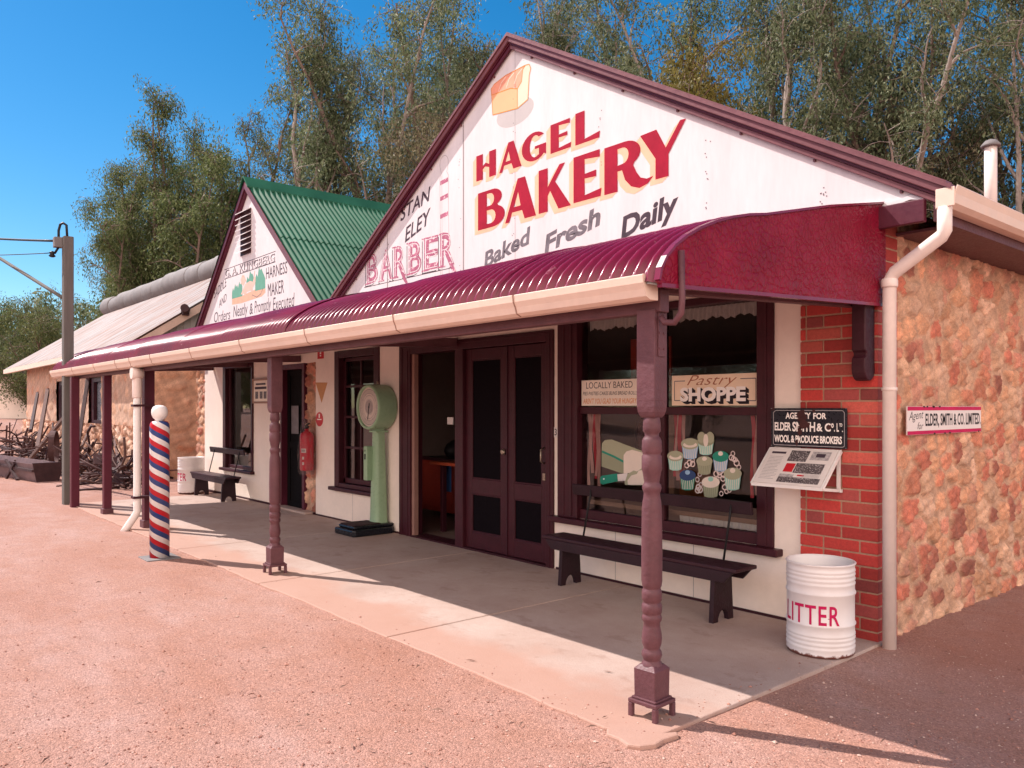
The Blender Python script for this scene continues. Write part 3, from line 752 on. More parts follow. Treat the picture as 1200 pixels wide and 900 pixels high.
# flue pipe on the roof
mb = MB(); mb.tube([(-0.33, 3, 3.3), (-0.33, 3, 4.12)], 0.055, 14); mb.build('flue', M['pipe'], roof)
mb = MB(); mb.lathe([(0.085, 4.09), (0.085, 4.11), (0.05, 4.15), (0.01, 4.165)], (-0.33, 3, 0), 14); mb.build('flue_cap', M['galv'], roof)
# eave: fascia, gutter, downpipe
mb = MB(); mb.box(0.36, 0.39, -0.03, 10.1, 2.80, 2.97); mb.box(0.0, 0.36, 0.24, 10.1, 2.80, 2.82)
mb.build('fascia', M['post_brown'], bak)
mb = MB(); mb.box(-0.02, 0.32, -0.075, -0.032, 2.80, 2.95); mb.build('eave_beam', M['barge_dark'], bak, bevel=0.006)
mb = MB(); pr = [(0.395, 2.985), (0.395, 2.86), (0.47, 2.86), (0.505, 2.885), (0.515, 2.94), (0.53, 2.985), (0.525, 2.995), (0.505, 2.95), (0.49, 2.90), (0.46, 2.88), (0.41, 2.88), (0.41, 2.985)]
mb.prism(pr, lambda a, b, d: (a, d, b), -0.09, 10.1); mb.box(0.397, 0.512, -0.095, -0.088, 2.865, 2.985)
gut = mb.build('eaves_gutter', M['gutter'], bak, bevel=0.004)
mb = MB(); PX, PY = 0.085, -0.045
mb.tube([(0.44, -0.06, 2.87), (0.44, -0.06, 2.72), (0.42, -0.055, 2.69), (0.12, PY, 2.50), (PX, PY, 2.45), (PX, PY, -0.02)], 0.044, 18)
dp = mb.build('downpipe', M['pipe'], bak)
mb = MB(); mb.lathe([(0.046, -.012), (0.049, -.010), (0.049, .010), (0.046, .012)], (PX, PY, 1.72), 18); mb.build('pipe_collar', M['pipe'], dp)
mb = MB(); mb.lathe([(0.05, 0), (0.053, .01), (0.053, .05), (0.046, .06)], (PX, PY, 2.40), 18)
mb.build('pipe_collar', M['pipe'], dp)

# gable lettering -----------------------------------------------------------
pt = Paint(lambda a, b, l: (a, -0.006 - l, b))
def glyph(ch, a0, a1, b0, b1, top_skew=0.0, slope=0.0):
    v, f = outline2d(GLY[ch]); q = fitbox(v, a0, a1, b0, b1)
    q[:, 1] += slope * (q[:, 0] - a0)
    off = 0.0022
    n = 4
    for k in range(n, 0, -1):
        pt.shape(q + np.array([-0.062, -0.042]) * k / n, f, M['lett_peach'], 0.0008 + 0.0003*(n-k))
    pt.shape(q, f, M['lett_red'], off + 0.0006)
for ch, a0, a1, b0, b1 in (('H',-4.485,-4.14,4.105,4.385),('A',-4.085,-3.72,4.105,4.40),('G',-3.715,-3.345,4.11,4.40),('E',-3.28,-2.985,4.12,4.405),('L',-2.93,-2.605,4.115,4.42)):
    glyph(ch, a0, a1, b0, b1)
for ch, a0, a1, b0, b1 in (('B',-4.455,-3.99,3.555,3.965),('A',-3.985,-3.495,3.55,3.985),('K',-3.455,-2.99,3.555,3.99),('E',-2.955,-2.585,3.565,4.005),('R',-2.55,-1.97,3.54,3.995),('Y',-2.12,-1.62,3.575,4.02)):
    glyph(ch, a0, a1, b0, b1)
def slope(k, a): return lambda p: (p[0], p[1] + k * (p[0] - a))
pt.text('Baked', -4.345, -3.585, 3.115, 3.295, M['lett_grey'], 0.001, 0.03, 0.1, warp=slope(0.215, -4.345))
pt.text('Fresh', -3.37, -2.60, 3.13, 3.32, M['lett_grey'], 0.001, 0.035, 0.12, warp=slope(0.215, -3.37))
pt.text('Daily', -2.345, -1.70, 3.06, 3.315, M['lett_dark'], 0.001, 0.035, 0.12, warp=slope(0.19, -2.345))
pt.text('STAN', -6.05, -5.385, 3.935, 4.105, M['lett_dark'], 0.001, 0.014, 0.18, warp=slope(0.22, -6.05))
pt.text('ELEY', -5.945, -5.38, 3.655, 3.835, M['lett_dark'], 0.001, 0.014, 0.18, warp=slope(0.28, -5.945))
# BARBER: faded outlined serif letters with drop shadow and serif strokes
xs = np.linspace(-6.90, -4.86, 7)
for i, ch in enumerate('BARBER'):
    a0, a1 = xs[i] + .02, xs[i+1] - .02; b0, b1 = 3.245, 3.64
    if ch in 'BR': a1 -= .02
    pt.text(ch, a0 - .045, a1 - .045, b0 - .03, b1 - .03, M['lett_dark'], 0.0008, -0.018)
    pt.text(ch, a0 - .03, a1 - .03, b0 - .02, b1 - .02, M['gable_white'], 0.0012, 0.01)
    pt.text(ch, a0, a1, b0, b1, M['lett_pink'], 0.0018, 0.026)
    pt.text(ch, a0 + .022, a1 - .018, b0 + .018, b1 - .02, M['gable_white'], 0.0024, -0.036)
    pt.line([(a0 - .05, b0 + .003), (a0 + .10, b0 + .003)], .018, M['lett_pink'], 0.0022)
    pt.line([(a0 - .08, b0 - .035), (a1 - .02, b0 - .035)], .008, M['lett_dark'], 0.0010)
    if ch in 'BRE': pt.line([(a0 - .05, b1 - .004), (a0 + .08, b1 - .004)], .016, M['lett_pink'], 0.0022)
    if ch in 'R': pt.poly([(a1 - .13, b0 + .15), (a1 + .05, b0 - .11), (a1 + .02, b0 - .13), (a1 - .06, b0 - .05), (a1 - .18, b0 + .14)], M['lett_pink'], 0.0026)
# faint barber pole drawing
c0, c1 = -5.19, -5.02
pole_out = [(c0+.02, 3.0), (c0, 4.30), (c0+.03, 4.345), (c0+.005, 4.43)] + arc(-5.105, 4.45, .085, .095, 190, -10, 12) + [(c1-.03, 4.345), (c1, 4.30), (c1+.02, 3.0)]
pt.line(pole_out, .007, M['faint_grey'], 0.0006)
pt.line([(c0+.05, 3.0), (c0+.04, 4.32)], .005, M['faint_grey'], 0.0006)
for z in (3.04, 3.845, 4.055, 4.24):
    pt.poly([(c0+.01, z-.03), (c1-.005, z-.015), (c1-.005, z+.035), (c0+.01, z+.02)], M['lett_pink'], 0.0007)
# loaf of bread
pt.poly([arc(-3.83, 4.69, .30, .14, 0, 360, 24)], M['loaf_grey'], 0.0005)
pt.poly([(-4.195, 4.765), (-3.785, 4.72), (-3.785, 4.93), (-3.90, 4.965), (-4.215, 4.99)], M['loaf_front'], 0.0012)
pt.poly([(-4.225, 4.985), (-4.225, 5.055), (-4.17, 5.09), (-4.04, 5.11), (-3.98, 5.125), (-3.83, 5.125), (-3.66, 5.13), (-3.70, 5.06), (-3.72, 4.98), (-3.785, 4.925), (-3.84, 4.955), (-3.93, 4.97)], M['loaf_top'], 0.0010)
pt.poly([(-3.785, 4.72), (-3.62, 4.765), (-3.60, 5.01), (-3.575, 5.07), (-3.60, 5.12), (-3.66, 5.128), (-3.70, 5.10), (-3.72, 4.98), (-3.785, 4.925)], M['loaf_side'], 0.0014)
for x in (-4.10, -3.97, -3.84): pt.line([(x, 4.99), (x + .05, 5.07), (x + .13, 5.11)], .010, M['loaf_side'], 0.0016)
pt.line([(-4.20, 4.77), (-3.785, 4.722), (-3.785, 4.925)], .006, M['loaf_top'], 0.0018)
pt.line([(-4.195,4.765),(-4.215,4.985),(-4.225,5.055),(-4.17,5.09),(-3.98,5.125),(-3.66,5.13),(-3.60,5.12),(-3.575,5.07),(-3.60,5.01),(-3.62,4.765),(-3.785,4.72),(-4.195,4.765)], .008, M['lett_orange'], .0024)
pt.line([(-4.215,4.985),(-3.90,4.965),(-3.785,4.925),(-3.785,4.72)], .007, M['lett_orange'], .0026); pt.line([(-3.785,4.925),(-3.72,4.98),(-3.70,5.10),(-3.66,5.128)], .007, M['lett_orange'], .0026)
pt.build('painted_lettering', gable)
mb = MB()
for x, zb in ((-4.727, 2.96), (-6.36, 2.96)): mb = MB(); mb.box(x-.007, x+.007, -.0095, -.0065, zb, zt(x)-.155); mb.build('cover_strip', M['seam'], gable)
mb = MB()
for x in (-3.825,): mb.box(x-.0025, x+.0025, -.0070, -.0063, 2.96, zt(x)-.155)
mb.build('cover_strip', M['seam'], gable)
# nail heads and drips
mb = MB(); rng = random.Random(3)
for k in range(70):
    x = rng.choice([-6.36, -4.8, -3.85, -2.6, -1.4, -0.4]) + rng.uniform(-.03, .03); z = rng.uniform(3.0, max(3.05, zt(x)-.3)); mb.box(x-.004, x+.004, -.008, -.0063, z-.004, z+.004)
mb.build('nail', M['lett_grey'], gable)

# openings -----------------------------------------------------------------
def frame_box(mb, x0, x1, z0, z1, w, y0, y1, wb=None, wt=None):
    wb = w if wb is None else wb; wt = w if wt is None else wt
    mb.box(x0, x0+w, y0, y1, z0, z1); mb.box(x1-w, x1, y0, y1, z0, z1)
    if wt: mb.box(x0+w, x1-w, y0+.001, y1-.001, z1-wt, z1)
    if wb: mb.box(x0+w, x1-w, y0+.001, y1-.001, z0, z0+wb)
def pane(parent, x0, x1, z0, z1, y):
    me = bpy.data.meshes.new('pane'); me.from_pydata([(x0,y,z0),(x1,y,z0),(x1,y,z1),(x0,y,z1)], [], [(0,1,2,3)]); me.update()
    return link_mesh('pane', me, M['glass'], parent)

# big shop window
mb = MB()
mb.box(-3.17, -2.90, -0.02, 0.14, 0.53, 2.50); mb.box(-0.945, -0.80, -0.02, 0.14, 0.53, 2.50)
mb.box(-2.90, -0.945, -0.018, 0.13, 2.44, 2.50)
sw = mb.build('shop_window', M['maroon_wood'], bak, bevel=0.006)
mb = MB(); mb.box(-3.09, -3.07, -.026, -.02, .55, 2.48); mb.box(-2.99, -2.965, -.03, -.02, .55, 2.48); mb.box(-0.875, -0.855, -.026, -.02, .55, 2.48); mb.build('moulding', M['maroon_wood'], sw, bevel=0.003)
mb = MB(); mb.box(-2.90, -0.945, 0.02, 0.09, 1.535, 1.60); mb.box(-1.955, -1.875, 0.021, 0.089, 0.62, 2.44); mb.box(-2.90, -0.945, 0.019, 0.091, 0.53, 0.62)
mb.build('transom', M['maroon_wood'], sw, bevel=0.005)
mb = MB(); mb.box(-3.24, -0.73, -0.09, 0.02, 0.475, 0.53); mb.build('sill', M['maroon_wood'], sw, bevel=0.008)
for (x0, x1) in ((-2.90, -1.955), (-1.875, -0.945)):
    pane(sw, x0, x1, 0.62, 1.535, 0.052); pane(sw, x0, x1, 1.60, 2.44, 0.055)

# tall sash window beside the weighing machine
mb = MB(); frame_box(mb, -7.78, -6.56, 0.47, 2.39, 0.13, -0.02, 0.02, wb=0.06, wt=0.10); mb.box(-7.78, -7.655, 0.0, 0.2, .5, 2.38); mb.box(-6.69, -6.565, 0.0, 0.2, .5, 2.38)
w2 = mb.build('sash_window', M['maroon_wood'], bak, bevel=0.006)
mb = MB(); X0, X1 = -7.65, -6.69
mb.box(X0, X1, 0.06, 0.10, 0.53, 0.60); mb.box(X0, X1, .06, .10, 2.24, 2.29); mb.box(X0, X0+.05, .06, .10, .53, 2.29); mb.box(X1-.05, X1, .06, .10, .53, 2.29)
mb.box((X0+X1)/2-.016, (X0+X1)/2+.016, .062, .098, .60, 2.24)
for z in (1.03, 1.46, 1.89): mb.box(X0+.05, X1-.05, .061, .099, z-.016, z+.016)
mb.build('glazing_bars', M['maroon_wood'], w2, bevel=0.004)
pane(w2, X0+.05, X1-.05, .60, 2.24, .08)
mb = MB(); mb.box(-7.86, -6.48, -0.08, 0.02, 0.42, 0.47); mb.build('sill', M['maroon_wood'], w2, bevel=0.008)

# double doorway
mb = MB(); mb.box(-6.05, -5.80, -0.03, 0.16, 0, 2.37); mb.box(-3.33, -3.23, -0.03, 0.16, 0, 2.37); mb.box(-5.80, -3.33, -0.028, 0.15, 2.255, 2.37); mb.box(-4.87, -4.72, -0.025, 0.12, 0, 2.255)
df = mb.build('door_frame', M['maroon_wood'], bak, bevel=0.006)
mb = MB(); mb.box(-6.0, -5.97, -.038, -.03, 0, 2.34); mb.box(-5.87, -5.845, -.038, -.03, 0, 2.3); mb.box(-3.285, -3.265, -.036, -.03, 0, 2.33); mb.box(-5.95, -3.3, -.036, -.03, 2.325, 2.345); mb.build('moulding', M['maroon_wood'], df, bevel=0.003)
mb = MB(); mb.box(-5.80, -5.745, 0.0, 0.06, 0.0, 2.25); mb.build('door_jamb_strip', paint('jamb_tan', (0.30, 0.16, 0.13), 0.6, 0.15, 5, 0.1), df)
def door_leaf(x0, x1, parent):
    st = 0.105; y0, y1 = 0.02, 0.062; mb = MB()
    mb.box(x0, x0+st, y0, y1, 0.02, 2.25); mb.box(x1-st, x1, y0, y1, 0.02, 2.25)
    for za, zb in ((0.02, 0.20), (0.63, 0.80), (2.13, 2.25)): mb.box(x0+st, x1-st, y0+.001, y1-.001, za, zb)
    d = mb.build('door', M['maroon_wood'], parent, bevel=0.006)
    mb = MB()
    for za, zb in ((0.20, 0.63), (0.80, 2.13)): mb.box(x0+st, x1-st, 0.038, 0.042, za, zb)
    mb.build('screen', M['screen'], d)
    mb = MB()
    for za, zb in ((0.20, 0.63), (0.80, 2.13)):
        frame_box(mb, x0+st, x1-st, za, zb, .014, .024, .037)
    mb.build('beading', M['maroon_wood'], d, bevel=.003)
    return d
d1 = door_leaf(-4.715, -3.985, df); d2 = door_leaf(-3.980, -3.335, df)
mb = MB(); mb.box(-3.990, -3.972, .008, .02, .02, 2.25); mb.build('meeting_strip', M['dark_maroon'], d1)
mb = MB(); mb.lathe([(0.008, 0), (0.03, .01), (0.033, .025), (0.02, .04)], (0, 0, 0), 14)
kb = mb.build('knob', M['brass'], d1, local=False); kb.location = Vector((-4.03, 0.02, 1.12)) - wloc(d1); kb.rotation_euler = (R(90), 0, 0)
mb = MB(); mb.tube([(-3.40, .018, 1.03), (-3.40, -.03, 1.05), (-3.40, -.03, 1.17), (-3.40, .018, 1.19)], .009, 8); mb.build('handle', M['brass'], d2)
mb = MB(); mb.box(-3.42, -3.38, .012, .019, 0.86, 0.93); mb.build('lock', M['brass'], d2)
mb = MB(); mb.box(-5.80, -3.33, -.03, .2, 0.0, 0.018); mb.build('threshold', M['dark_maroon'], bak)

# interior of the shop
mb = MB()
mb.box(-8.15, -0.35, 4.2, 4.3, 0, 2.95); mb.box(-8.2, -8.14, .22, 4.2, 0, 2.95); mb.box(-0.36, -0.30, .30, 4.2, 0, 2.95); mb.box(-3.2, -3.12, 0.25, 4.2, 0, 2.95)
mb.box(-8.15, -0.35, .22, 4.2, 2.9, 2.95)
mb.build('inner_walls', M['room_dark'], bak)
mb = MB(); mb.box(-8.15, -0.35, .05, 4.2, -0.02, 0.004); mb.build('inner_floor', M['room_floor'], bak)
mb = MB(); mb.box(-3.1, -0.4, 0.16, 0.75, 0.66, 0.70); mb.box(-3.1, -0.4, .72, .75, .2, .66)
mb.build('display_shelf', M['shelf_wood'], bak)

# ================================================================== SADDLERY
sad = thing('saddlery_building', 'white gabled saddlery with a steep green corrugated roof', 'building', (-11.0, 0, 0))
SW = (-12.02, -10.70, 0.50, 2.38); SD = (-9.58, -8.78, 0.0, 2.27)
mb = wall_with_openings(MB(), -13.07, -8.395, 0.0, 3.1, 0.0, 0.22, [SW, (-9.58, -8.395, -0.02, 2.27)])
mb.build('front_wall', M['white_wall'], sad)
mb = MB(); mb.box(-8.75, -8.395, 0.05, 0.25, 0, 2.27); mb.box(-13.6, -13.07, 0.05, .25, 0, 3.1); mb.box(-13.5, -13.3, 0.25, 9, 0, 3.1); mb.box(-13.5, -8.40, 8.9, 9.1, 0, 3.1); mb.box(-8.55, -8.395, 0.25, 9, 0, 3.1)
mb.build('back_wall', MATS['plain_stone'], sad)
stone_wall('stone_quoin', lambda u, z, h: (u, 0.045 - h, z), -8.76, -8.39, -0.05, 2.27, sad, seed=21, res=0.022, sx=0.26, sz=0.17, relief=0.05, edge=0.22)
stone_wall('stone_quoin', lambda u, z, h: (u, 0.045 - h, z), -13.58, -13.05, -0.05, 3.0, sad, seed=22, res=0.03, sx=0.26, sz=0.17, relief=0.05, edge=0.22)
A2X, A2Z = -10.91, 5.48
def zt2(x): return A2Z - (0.866 if x > A2X else 0.955) * abs(x - A2X)
E2L, E2R = -13.50, -8.14
gb = MB(); gb.prism([(E2L+.15, 3.05), (E2R-.15, 3.05), (A2X, A2Z-.1)], lambda a, b, d: (a, d, b), -0.006, 0.02)
g2 = gb.build('gable_board', M['gable_white'], sad)
for x0, x1 in ((A2X, E2R), (E2L, A2X)):
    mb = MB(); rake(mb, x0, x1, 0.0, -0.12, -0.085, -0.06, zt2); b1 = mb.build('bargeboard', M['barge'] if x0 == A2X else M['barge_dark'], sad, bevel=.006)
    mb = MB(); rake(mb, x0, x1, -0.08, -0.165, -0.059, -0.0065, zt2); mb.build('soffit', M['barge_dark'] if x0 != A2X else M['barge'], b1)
mb = MB(); mb.box(-8.52, -8.10, -0.20, -0.02, 3.02, 3.12); mb.build('valley_block', M['post_brown'], sad, bevel=.005)
# corrugated roof in two overlapping courses each side
rf = None
for sgn, X1 in ((1, E2R), (-1, E2L)):
    S2 = 0.866 if sgn > 0 else 0.955; cx = abs(X1 - A2X)
    for ca, cb, lift in ((0.0, 0.50, 0.014), (0.48, 1.02, 0.0)):
        mb = MB(); prof = [(A2X + sgn*cx*t, A2Z - S2*cx*t + 0.02 + lift) for t in np.linspace(ca, cb, 3)]
        corr(mb, -0.10, 8.9, prof, lambda u, s, t: (s, u, t), pitch=0.10, amp=0.019, per=8)
        o = mb.build('roof_sheeting', M['green_corr'], rf or sad, fix=False)
        rf = rf or o
mb = MB()
mb.prism([(A2X-.20, A2Z-.15), (A2X-.02, A2Z+.055), (A2X+.02, A2Z+.055), (A2X+.20, A2Z-.15), (A2X+.20, A2Z-.115), (A2X+.02, A2Z+.085), (A2X-.02, A2Z+.085), (A2X-.20, A2Z-.115)], lambda a, b, d: (a, d, b), -0.11, 8.9)
mb.build('ridge_cap', M['green_corr'], rf, bevel=.006)
# louvre vent
mb = MB(); mb.box(-11.26, -10.80, -0.012, -0.0065, 4.25, 5.02); lv = mb.build('louvre_vent', M['dark_maroon'], sad)
mb = MB()
for k in range(8):
    z = 4.28 + k*0.098; w = 0.0
    vs = [(-11.28,-.013,z+.05),(-10.78,-.013,z+.05),(-10.78,-.10,z),(-11.28,-.10,z)]
    mb.add(vs + [(x, y, zz+.013) for x, y, zz in vs], [(0,3,2,1),(4,5,6,7),(0,1,5,4),(1,2,6,5),(2,3,7,6),(3,0,4,7)])
mb.build('slat', M['gable_white'], lv)
pt = Paint(lambda a, b, l: (a, -0.006 - l, b))
# name panel: white letters with dark shading in a ruled band
a0, a1 = -12.03, -9.80
pt.line([(a0, 4.115), (a1, 4.125)], .012, M['lett_dark'], .0005); pt.line([(a0, 3.945), (a1, 3.955)], .012, M['lett_dark'], .0005)
pt.text('G. A. KLINGBERG', a0+.05, a1-.02, 3.958, 4.105, M['lett_dark'], .001, .03)
pt.text('G. A. KLINGBERG', a0+.03, a1-.04, 3.966, 4.112, M['gable_white'], .0018, .0)
pt.text('SADDLE', -12.55, -11.93, 3.64, 3.80, M['lett_dark'], .001, 0, .1, warp=slope(0.27, -12.55))
pt.text('AND', -12.30, -11.92, 3.44, 3.58, M['lett_dark'], .001, 0, .1, warp=slope(0.27, -12.3))
pt.text('HARNESS', -10.17, -9.36, 3.715, 3.905, M['lett_dark'], .001, 0.0)
pt.text('MAKER', -10.10, -9.48, 3.42, 3.63, M['lett_dark'], .001, 0.0)
pt.text('Orders', -12.55, -11.75, 3.19, 3.38, M['lett_dark'], .001, -0.004, .15)
pt.text('Neatly', -11.60, -10.95, 3.14, 3.41, M['lett_dark'], .001, -0.004, .15)
pt.text('&', -10.86, -10.72, 3.19, 3.38, M['lett_dark'], .001, 0.0, .1)
pt.text('Promptly', -10.65, -9.98, 3.13, 3.40, M['lett_dark'], .001, -0.004, .15)
pt.text('Executed', -9.90, -9.10, 3.17, 3.38, M['lett_dark'], .001, -0.004, .15)
# little picture: trees, track and a tan rider
px0, px1, pz0, pz1 = -11.66, -10.20, 3.44, 3.90
pt.poly([(px0, pz0), (px0+.4, pz0-.015), (px1-.15, pz0+.01), (px1, pz0+.06), (px1, pz0+.2), (-10.6, 3.60), (-11.2, 3.55), (px0, 3.57)], M['pic_tan'], .0005)
def bush(xa, xb, z0, zs):
    n = len(zs); pts = [(xa, z0), (xb, z0)]
    for i in range(n - 1, -1, -1):
        x = xa + (xb-xa)*(i+.5)/n; pts += [(x + (xb-xa)/n*.45, zs[i]-.06), (x, zs[i])]
    pt.poly(pts + [(xa, zs[0]-.08)], M['pic_green'], .0010)
bush(-11.66, -11.18, 3.545, [3.74, 3.80, 3.77, 3.82, 3.78]); bush(-11.0, -10.68, 3.72, [3.86, 3.95, 3.88]); bush(-10.62, -10.20, 3.57, [3.86, 3.96, 3.92, 3.80])
pt.poly([(-11.25,3.58),(-11.15,3.66),(-11.05,3.74),(-10.85,3.77),(-10.72,3.74),(-10.66,3.83),(-10.60,3.80),(-10.62,3.70),(-10.72,3.64),(-10.74,3.55),(-10.80,3.60),(-10.98,3.60),(-11.05,3.53),(-11.12,3.58)], M['pic_pink'], .0014)
pt.poly([(-11.22,3.76),(-11.12,3.72),(-11.04,3.80),(-11.10,3.90),(-11.18,3.92),(-11.26,3.84)], M['pic_pink'], .0016)
pt.line([(-11.2, 3.9), (-11.08, 3.86), (-11.02, 3.78)], .012, M['pic_tan'], .0019)
pt.line([(-10.75, 3.52), (-10.55, 3.46), (-10.38, 3.50), (-10.30, 3.58)], .010, M['lett_grey'], .0019)
pt.line([(-10.66, 3.83), (-10.64, 3.92)], .02, M['pic_tan'], .0019)
pt.build('painted_lettering', g2)
# shop window
mb = MB(); mb.box(-12.06, -11.93, -.03, .14, .50, 2.40); mb.box(-10.76, -10.70, -.03, .14, .50, 2.40); mb.box(-11.93, -10.76, -.028, .12, 2.30, 2.39); mb.box(-11.93, -10.76, .02, .10, .50, .56)
mb.box(-11.93, -11.85, .03, .10, .56, 2.30)
s1 = mb.build('shop_window', M['maroon_wood'], sad, bevel=.006); pane(s1, -11.85, -10.76, .56, 2.30, .06)
mb = MB(); mb.box(-12.12, -10.66, -.08, .02, .45, .50); mb.build('sill', M['maroon_wood'], s1, bevel=.008)
# doorway and door frame
mb = MB(); mb.box(-8.84, -8.76, -.01, .20, 0, 2.27); mb.box(-9.60, -9.55, -.02, .16, 0, 2.27); mb.box(-9.55, -8.84, -.008, .15, 2.19, 2.27)
s2 = mb.build('door_frame', M['barge_dark'], sad, bevel=.006)
mb = MB(); mb.box(-9.55, -8.85, .10, .14, .02, 2.19); dd = mb.build('door', M['door_black'], s2)
mb = MB(); frame_box(mb, -9.55, -8.85, .02, 2.19, .09, .08, .099); mb.box(-9.46, -8.94, .081, .098, .95, 1.05); mb.build('door_rail', M['door_black'], dd, bevel=.005)
mb = MB(); mb.box(-9.38, -9.13, .074, .079, 1.18, 1.62); mb.build('door_notice', paint('notice_grey', (0.16, 0.14, 0.15), .6, .3, 8, 0), dd)
mb = MB(); mb.box(-13.3, -8.4, 2.5, 2.6, 0, 3.0); mb.box(-13.3, -8.4, .25, 2.5, 3.0, 3.05); mb.box(-10.2, -10.1, .25, 2.5, 0, 3.0); mb.build('inner_walls', M['room_dark'], sad)
mb = MB(); mb.box(-12.9, -8.42, -.02, .04, 0.0, 0.03); mb.build('skirting_gap', M['dark_maroon'], sad)
mb = MB(); mb.box(-9.7, -8.45, -.14, .05, 0, 0.035); mb.build('door_step', M['slab'], sad, bevel=.01)
mb = MB(); mb.box(-13.62, -13.02, -.06, .0, 2.38, 2.56); mb.build('wall_beam', M['dark_maroon'], sad)

# ================================================================== FAR STONE SHED
shed = thing('stone_shed', 'long stone shed with rust streaked iron roof at the far left', 'building', (-24, 0, 0))
SY, SXR, SXL = -0.15, -16.15, -31.0
pale = [(0.55,0.30,0.19),(0.60,0.36,0.24),(0.50,0.25,0.16),(0.58,0.32,0.22),(0.62,0.40,0.28)]
def shed_front(u, z, h): return (u, SY - h, z)
W1 = (-25.9, -24.3, 1.15, 2.40); W2 = (-21.7, -20.3, 1.15, 2.40)
for (a, b, c, d) in ((SXL, W1[0], 0.9, 3.1), (W1[1], W2[0], 0.9, 3.1), (W2[1], SXR, 0.9, 3.1), (W1[0], W1[1], 2.40, 3.1), (W2[0], W2[1], 2.40, 3.1), (W1[0], W1[1], .9, 1.15), (W2[0], W2[1], .9, 1.15)):
    stone_wall('upper_wall', shed_front, a, b, c, d, shed, seed=int(31 - a), res=0.06, sx=0.5, sz=0.34, relief=0.03, edge=0.6, mortar=(0.52,0.33,0.24), pal=pale)
stone_wall('rough_base_wall', lambda u, z, h: (u, SY - 0.10 - h, z), SXL, SXR, -0.1, 0.92 + .25, shed, seed=41, res=0.05, sx=0.26, sz=0.17, relief=0.08, edge=0.18, mortar=(0.45,0.25,0.17), pal=[(0.58,0.34,0.24),(0.64,0.42,0.31),(0.50,0.25,0.16),(0.68,0.48,0.38),(0.55,0.30,0.2)])
stone_wall('end_wall', lambda u, z, h: (SXR + h, u, z), SY, 4.2, -0.1, 3.1, shed, seed=43, res=0.045, sx=0.55, sz=0.30, relief=0.05, edge=0.3, mortar=(0.50,0.29,0.19), pal=[(0.55,0.26,0.15),(0.60,0.32,0.2),(0.52,0.23,0.13),(0.62,0.36,0.24)])
mb = MB(); mb.box(SXL, SXR-.03, SY+.25, SY+.35, 0, 3.1); mb.box(SXL, SXR-.03, 6.9, 7.0, 0, 3.1); mb.box(SXL, SXL+.2, SY+.002, 7.0, 0, 3.1)
mb.build('back_wall', MATS['plain_stone'], shed)
for (a, b, c, d) in (W1, W2):
    mb = MB(); mb.box(a, b, SY+.16, SY+.2, c, d); w = mb.build('window', paint('shed_pane', (0.20, 0.22, 0.26), .25, .2, 3, 0), shed)
    mb = MB(); frame_box(mb, a, b, c, d, .28, SY+.06, SY+.15, wb=.1, wt=.12); mb.build('frame', M['dark_maroon'], w)
RY0, RYR, RZ0, RZR = -0.55, 3.2, 3.02, 5.55
k = (RZR-RZ0)/(RYR-RY0)
shr = None
for y0, z0_, y1, z1_ in ((RY0, RZ0, RYR, RZR), (2*RYR-RY0, RZ0, RYR, RZR)):
    mb = MB(); corr(mb, SXL-2.0, SXR+.25, [(y0+(y1-y0)*t, z0_+(z1_-z0_)*t) for t in (0, .5, 1)], lambda u, s, t: (u, s, t), pitch=0.15, amp=0.02, per=6)
    o = mb.build('roof_sheeting', M['rusty_roof'], shr or shed, fix=False); shr = shr or o
mb = MB(); rng = random.Random(2); x = SXL - 2.3
prof = []
while x < SXR + .1:
    r_ = .40 + rng.uniform(-.02,.02); o_ = rng.uniform(-.03,.03)
    mb.tube([(x, RYR, RZR+.10+o_), (x+.02, RYR, RZR+.11+o_), (x+.08, RYR, RZR+.11+o_), (x+1.08, RYR, RZR+.11), (x+1.14, RYR, RZR+.11), (x+1.16, RYR, RZR+.11)], [r_-.05, r_, r_+.005, r_-.01, r_-.015, r_-.06], 18); x += 1.15
mb.build('ridge_roll', M['galv'], shr)
mb = MB(); mb.prism([(RY0+.3, 3.0), (2*RYR-RY0-.3, 3.0), (RYR, RZR-.12)], lambda a, b, d: (d, a, b), SXR-.08, SXR-.02)
gg = mb.build('gable_backing', M['galv_grey'], shed)
mb = MB()
n = 90
for i in range(n):
    y = RY0+.3 + (2*(RYR-RY0)-.6)*i/n; h = RZR - .14 - k*abs(y-RYR)*0.985
    if h > 3.1: mb.box(SXR-.02, SXR-.02+(.018 if i % 2 else .006), y, y+.075, 3.08, h)
mb.build('gable_cladding', M['galv_grey'], gg)
mb = MB()
for s in (-1, 1):
    p = [(RYR + s*(RYR-RY0), RZ0-.03), (RYR, RZR-.03), (RYR, RZR-.22), (RYR + s*(RYR-RY0), RZ0-.22)]
    mb.prism(p, lambda a, b, d: (d, a, b), SXR+.20, SXR+.24)
mb.build('bargeboard', paint('shed_barge', (0.50, 0.36, 0.30), .7, .15, 4, .2), shed)
mb = MB(); mb.box(SXL-2.0, SXR+.2, RY0-.06, RY0+.05, RZ0-.16, RZ0-.01); mb.build('fascia', M['gutter'], shed)
mb = MB(); mb.tube([(SXR+.30, 0.55, 3.78), (SXR+.52, 0.45, 3.80)], .09, 12); mb.box(SXR+.18, SXR+.32, .48, .62, 3.66, 3.84); mb.build('alarm_lamp', M['rust_dark'], shed)

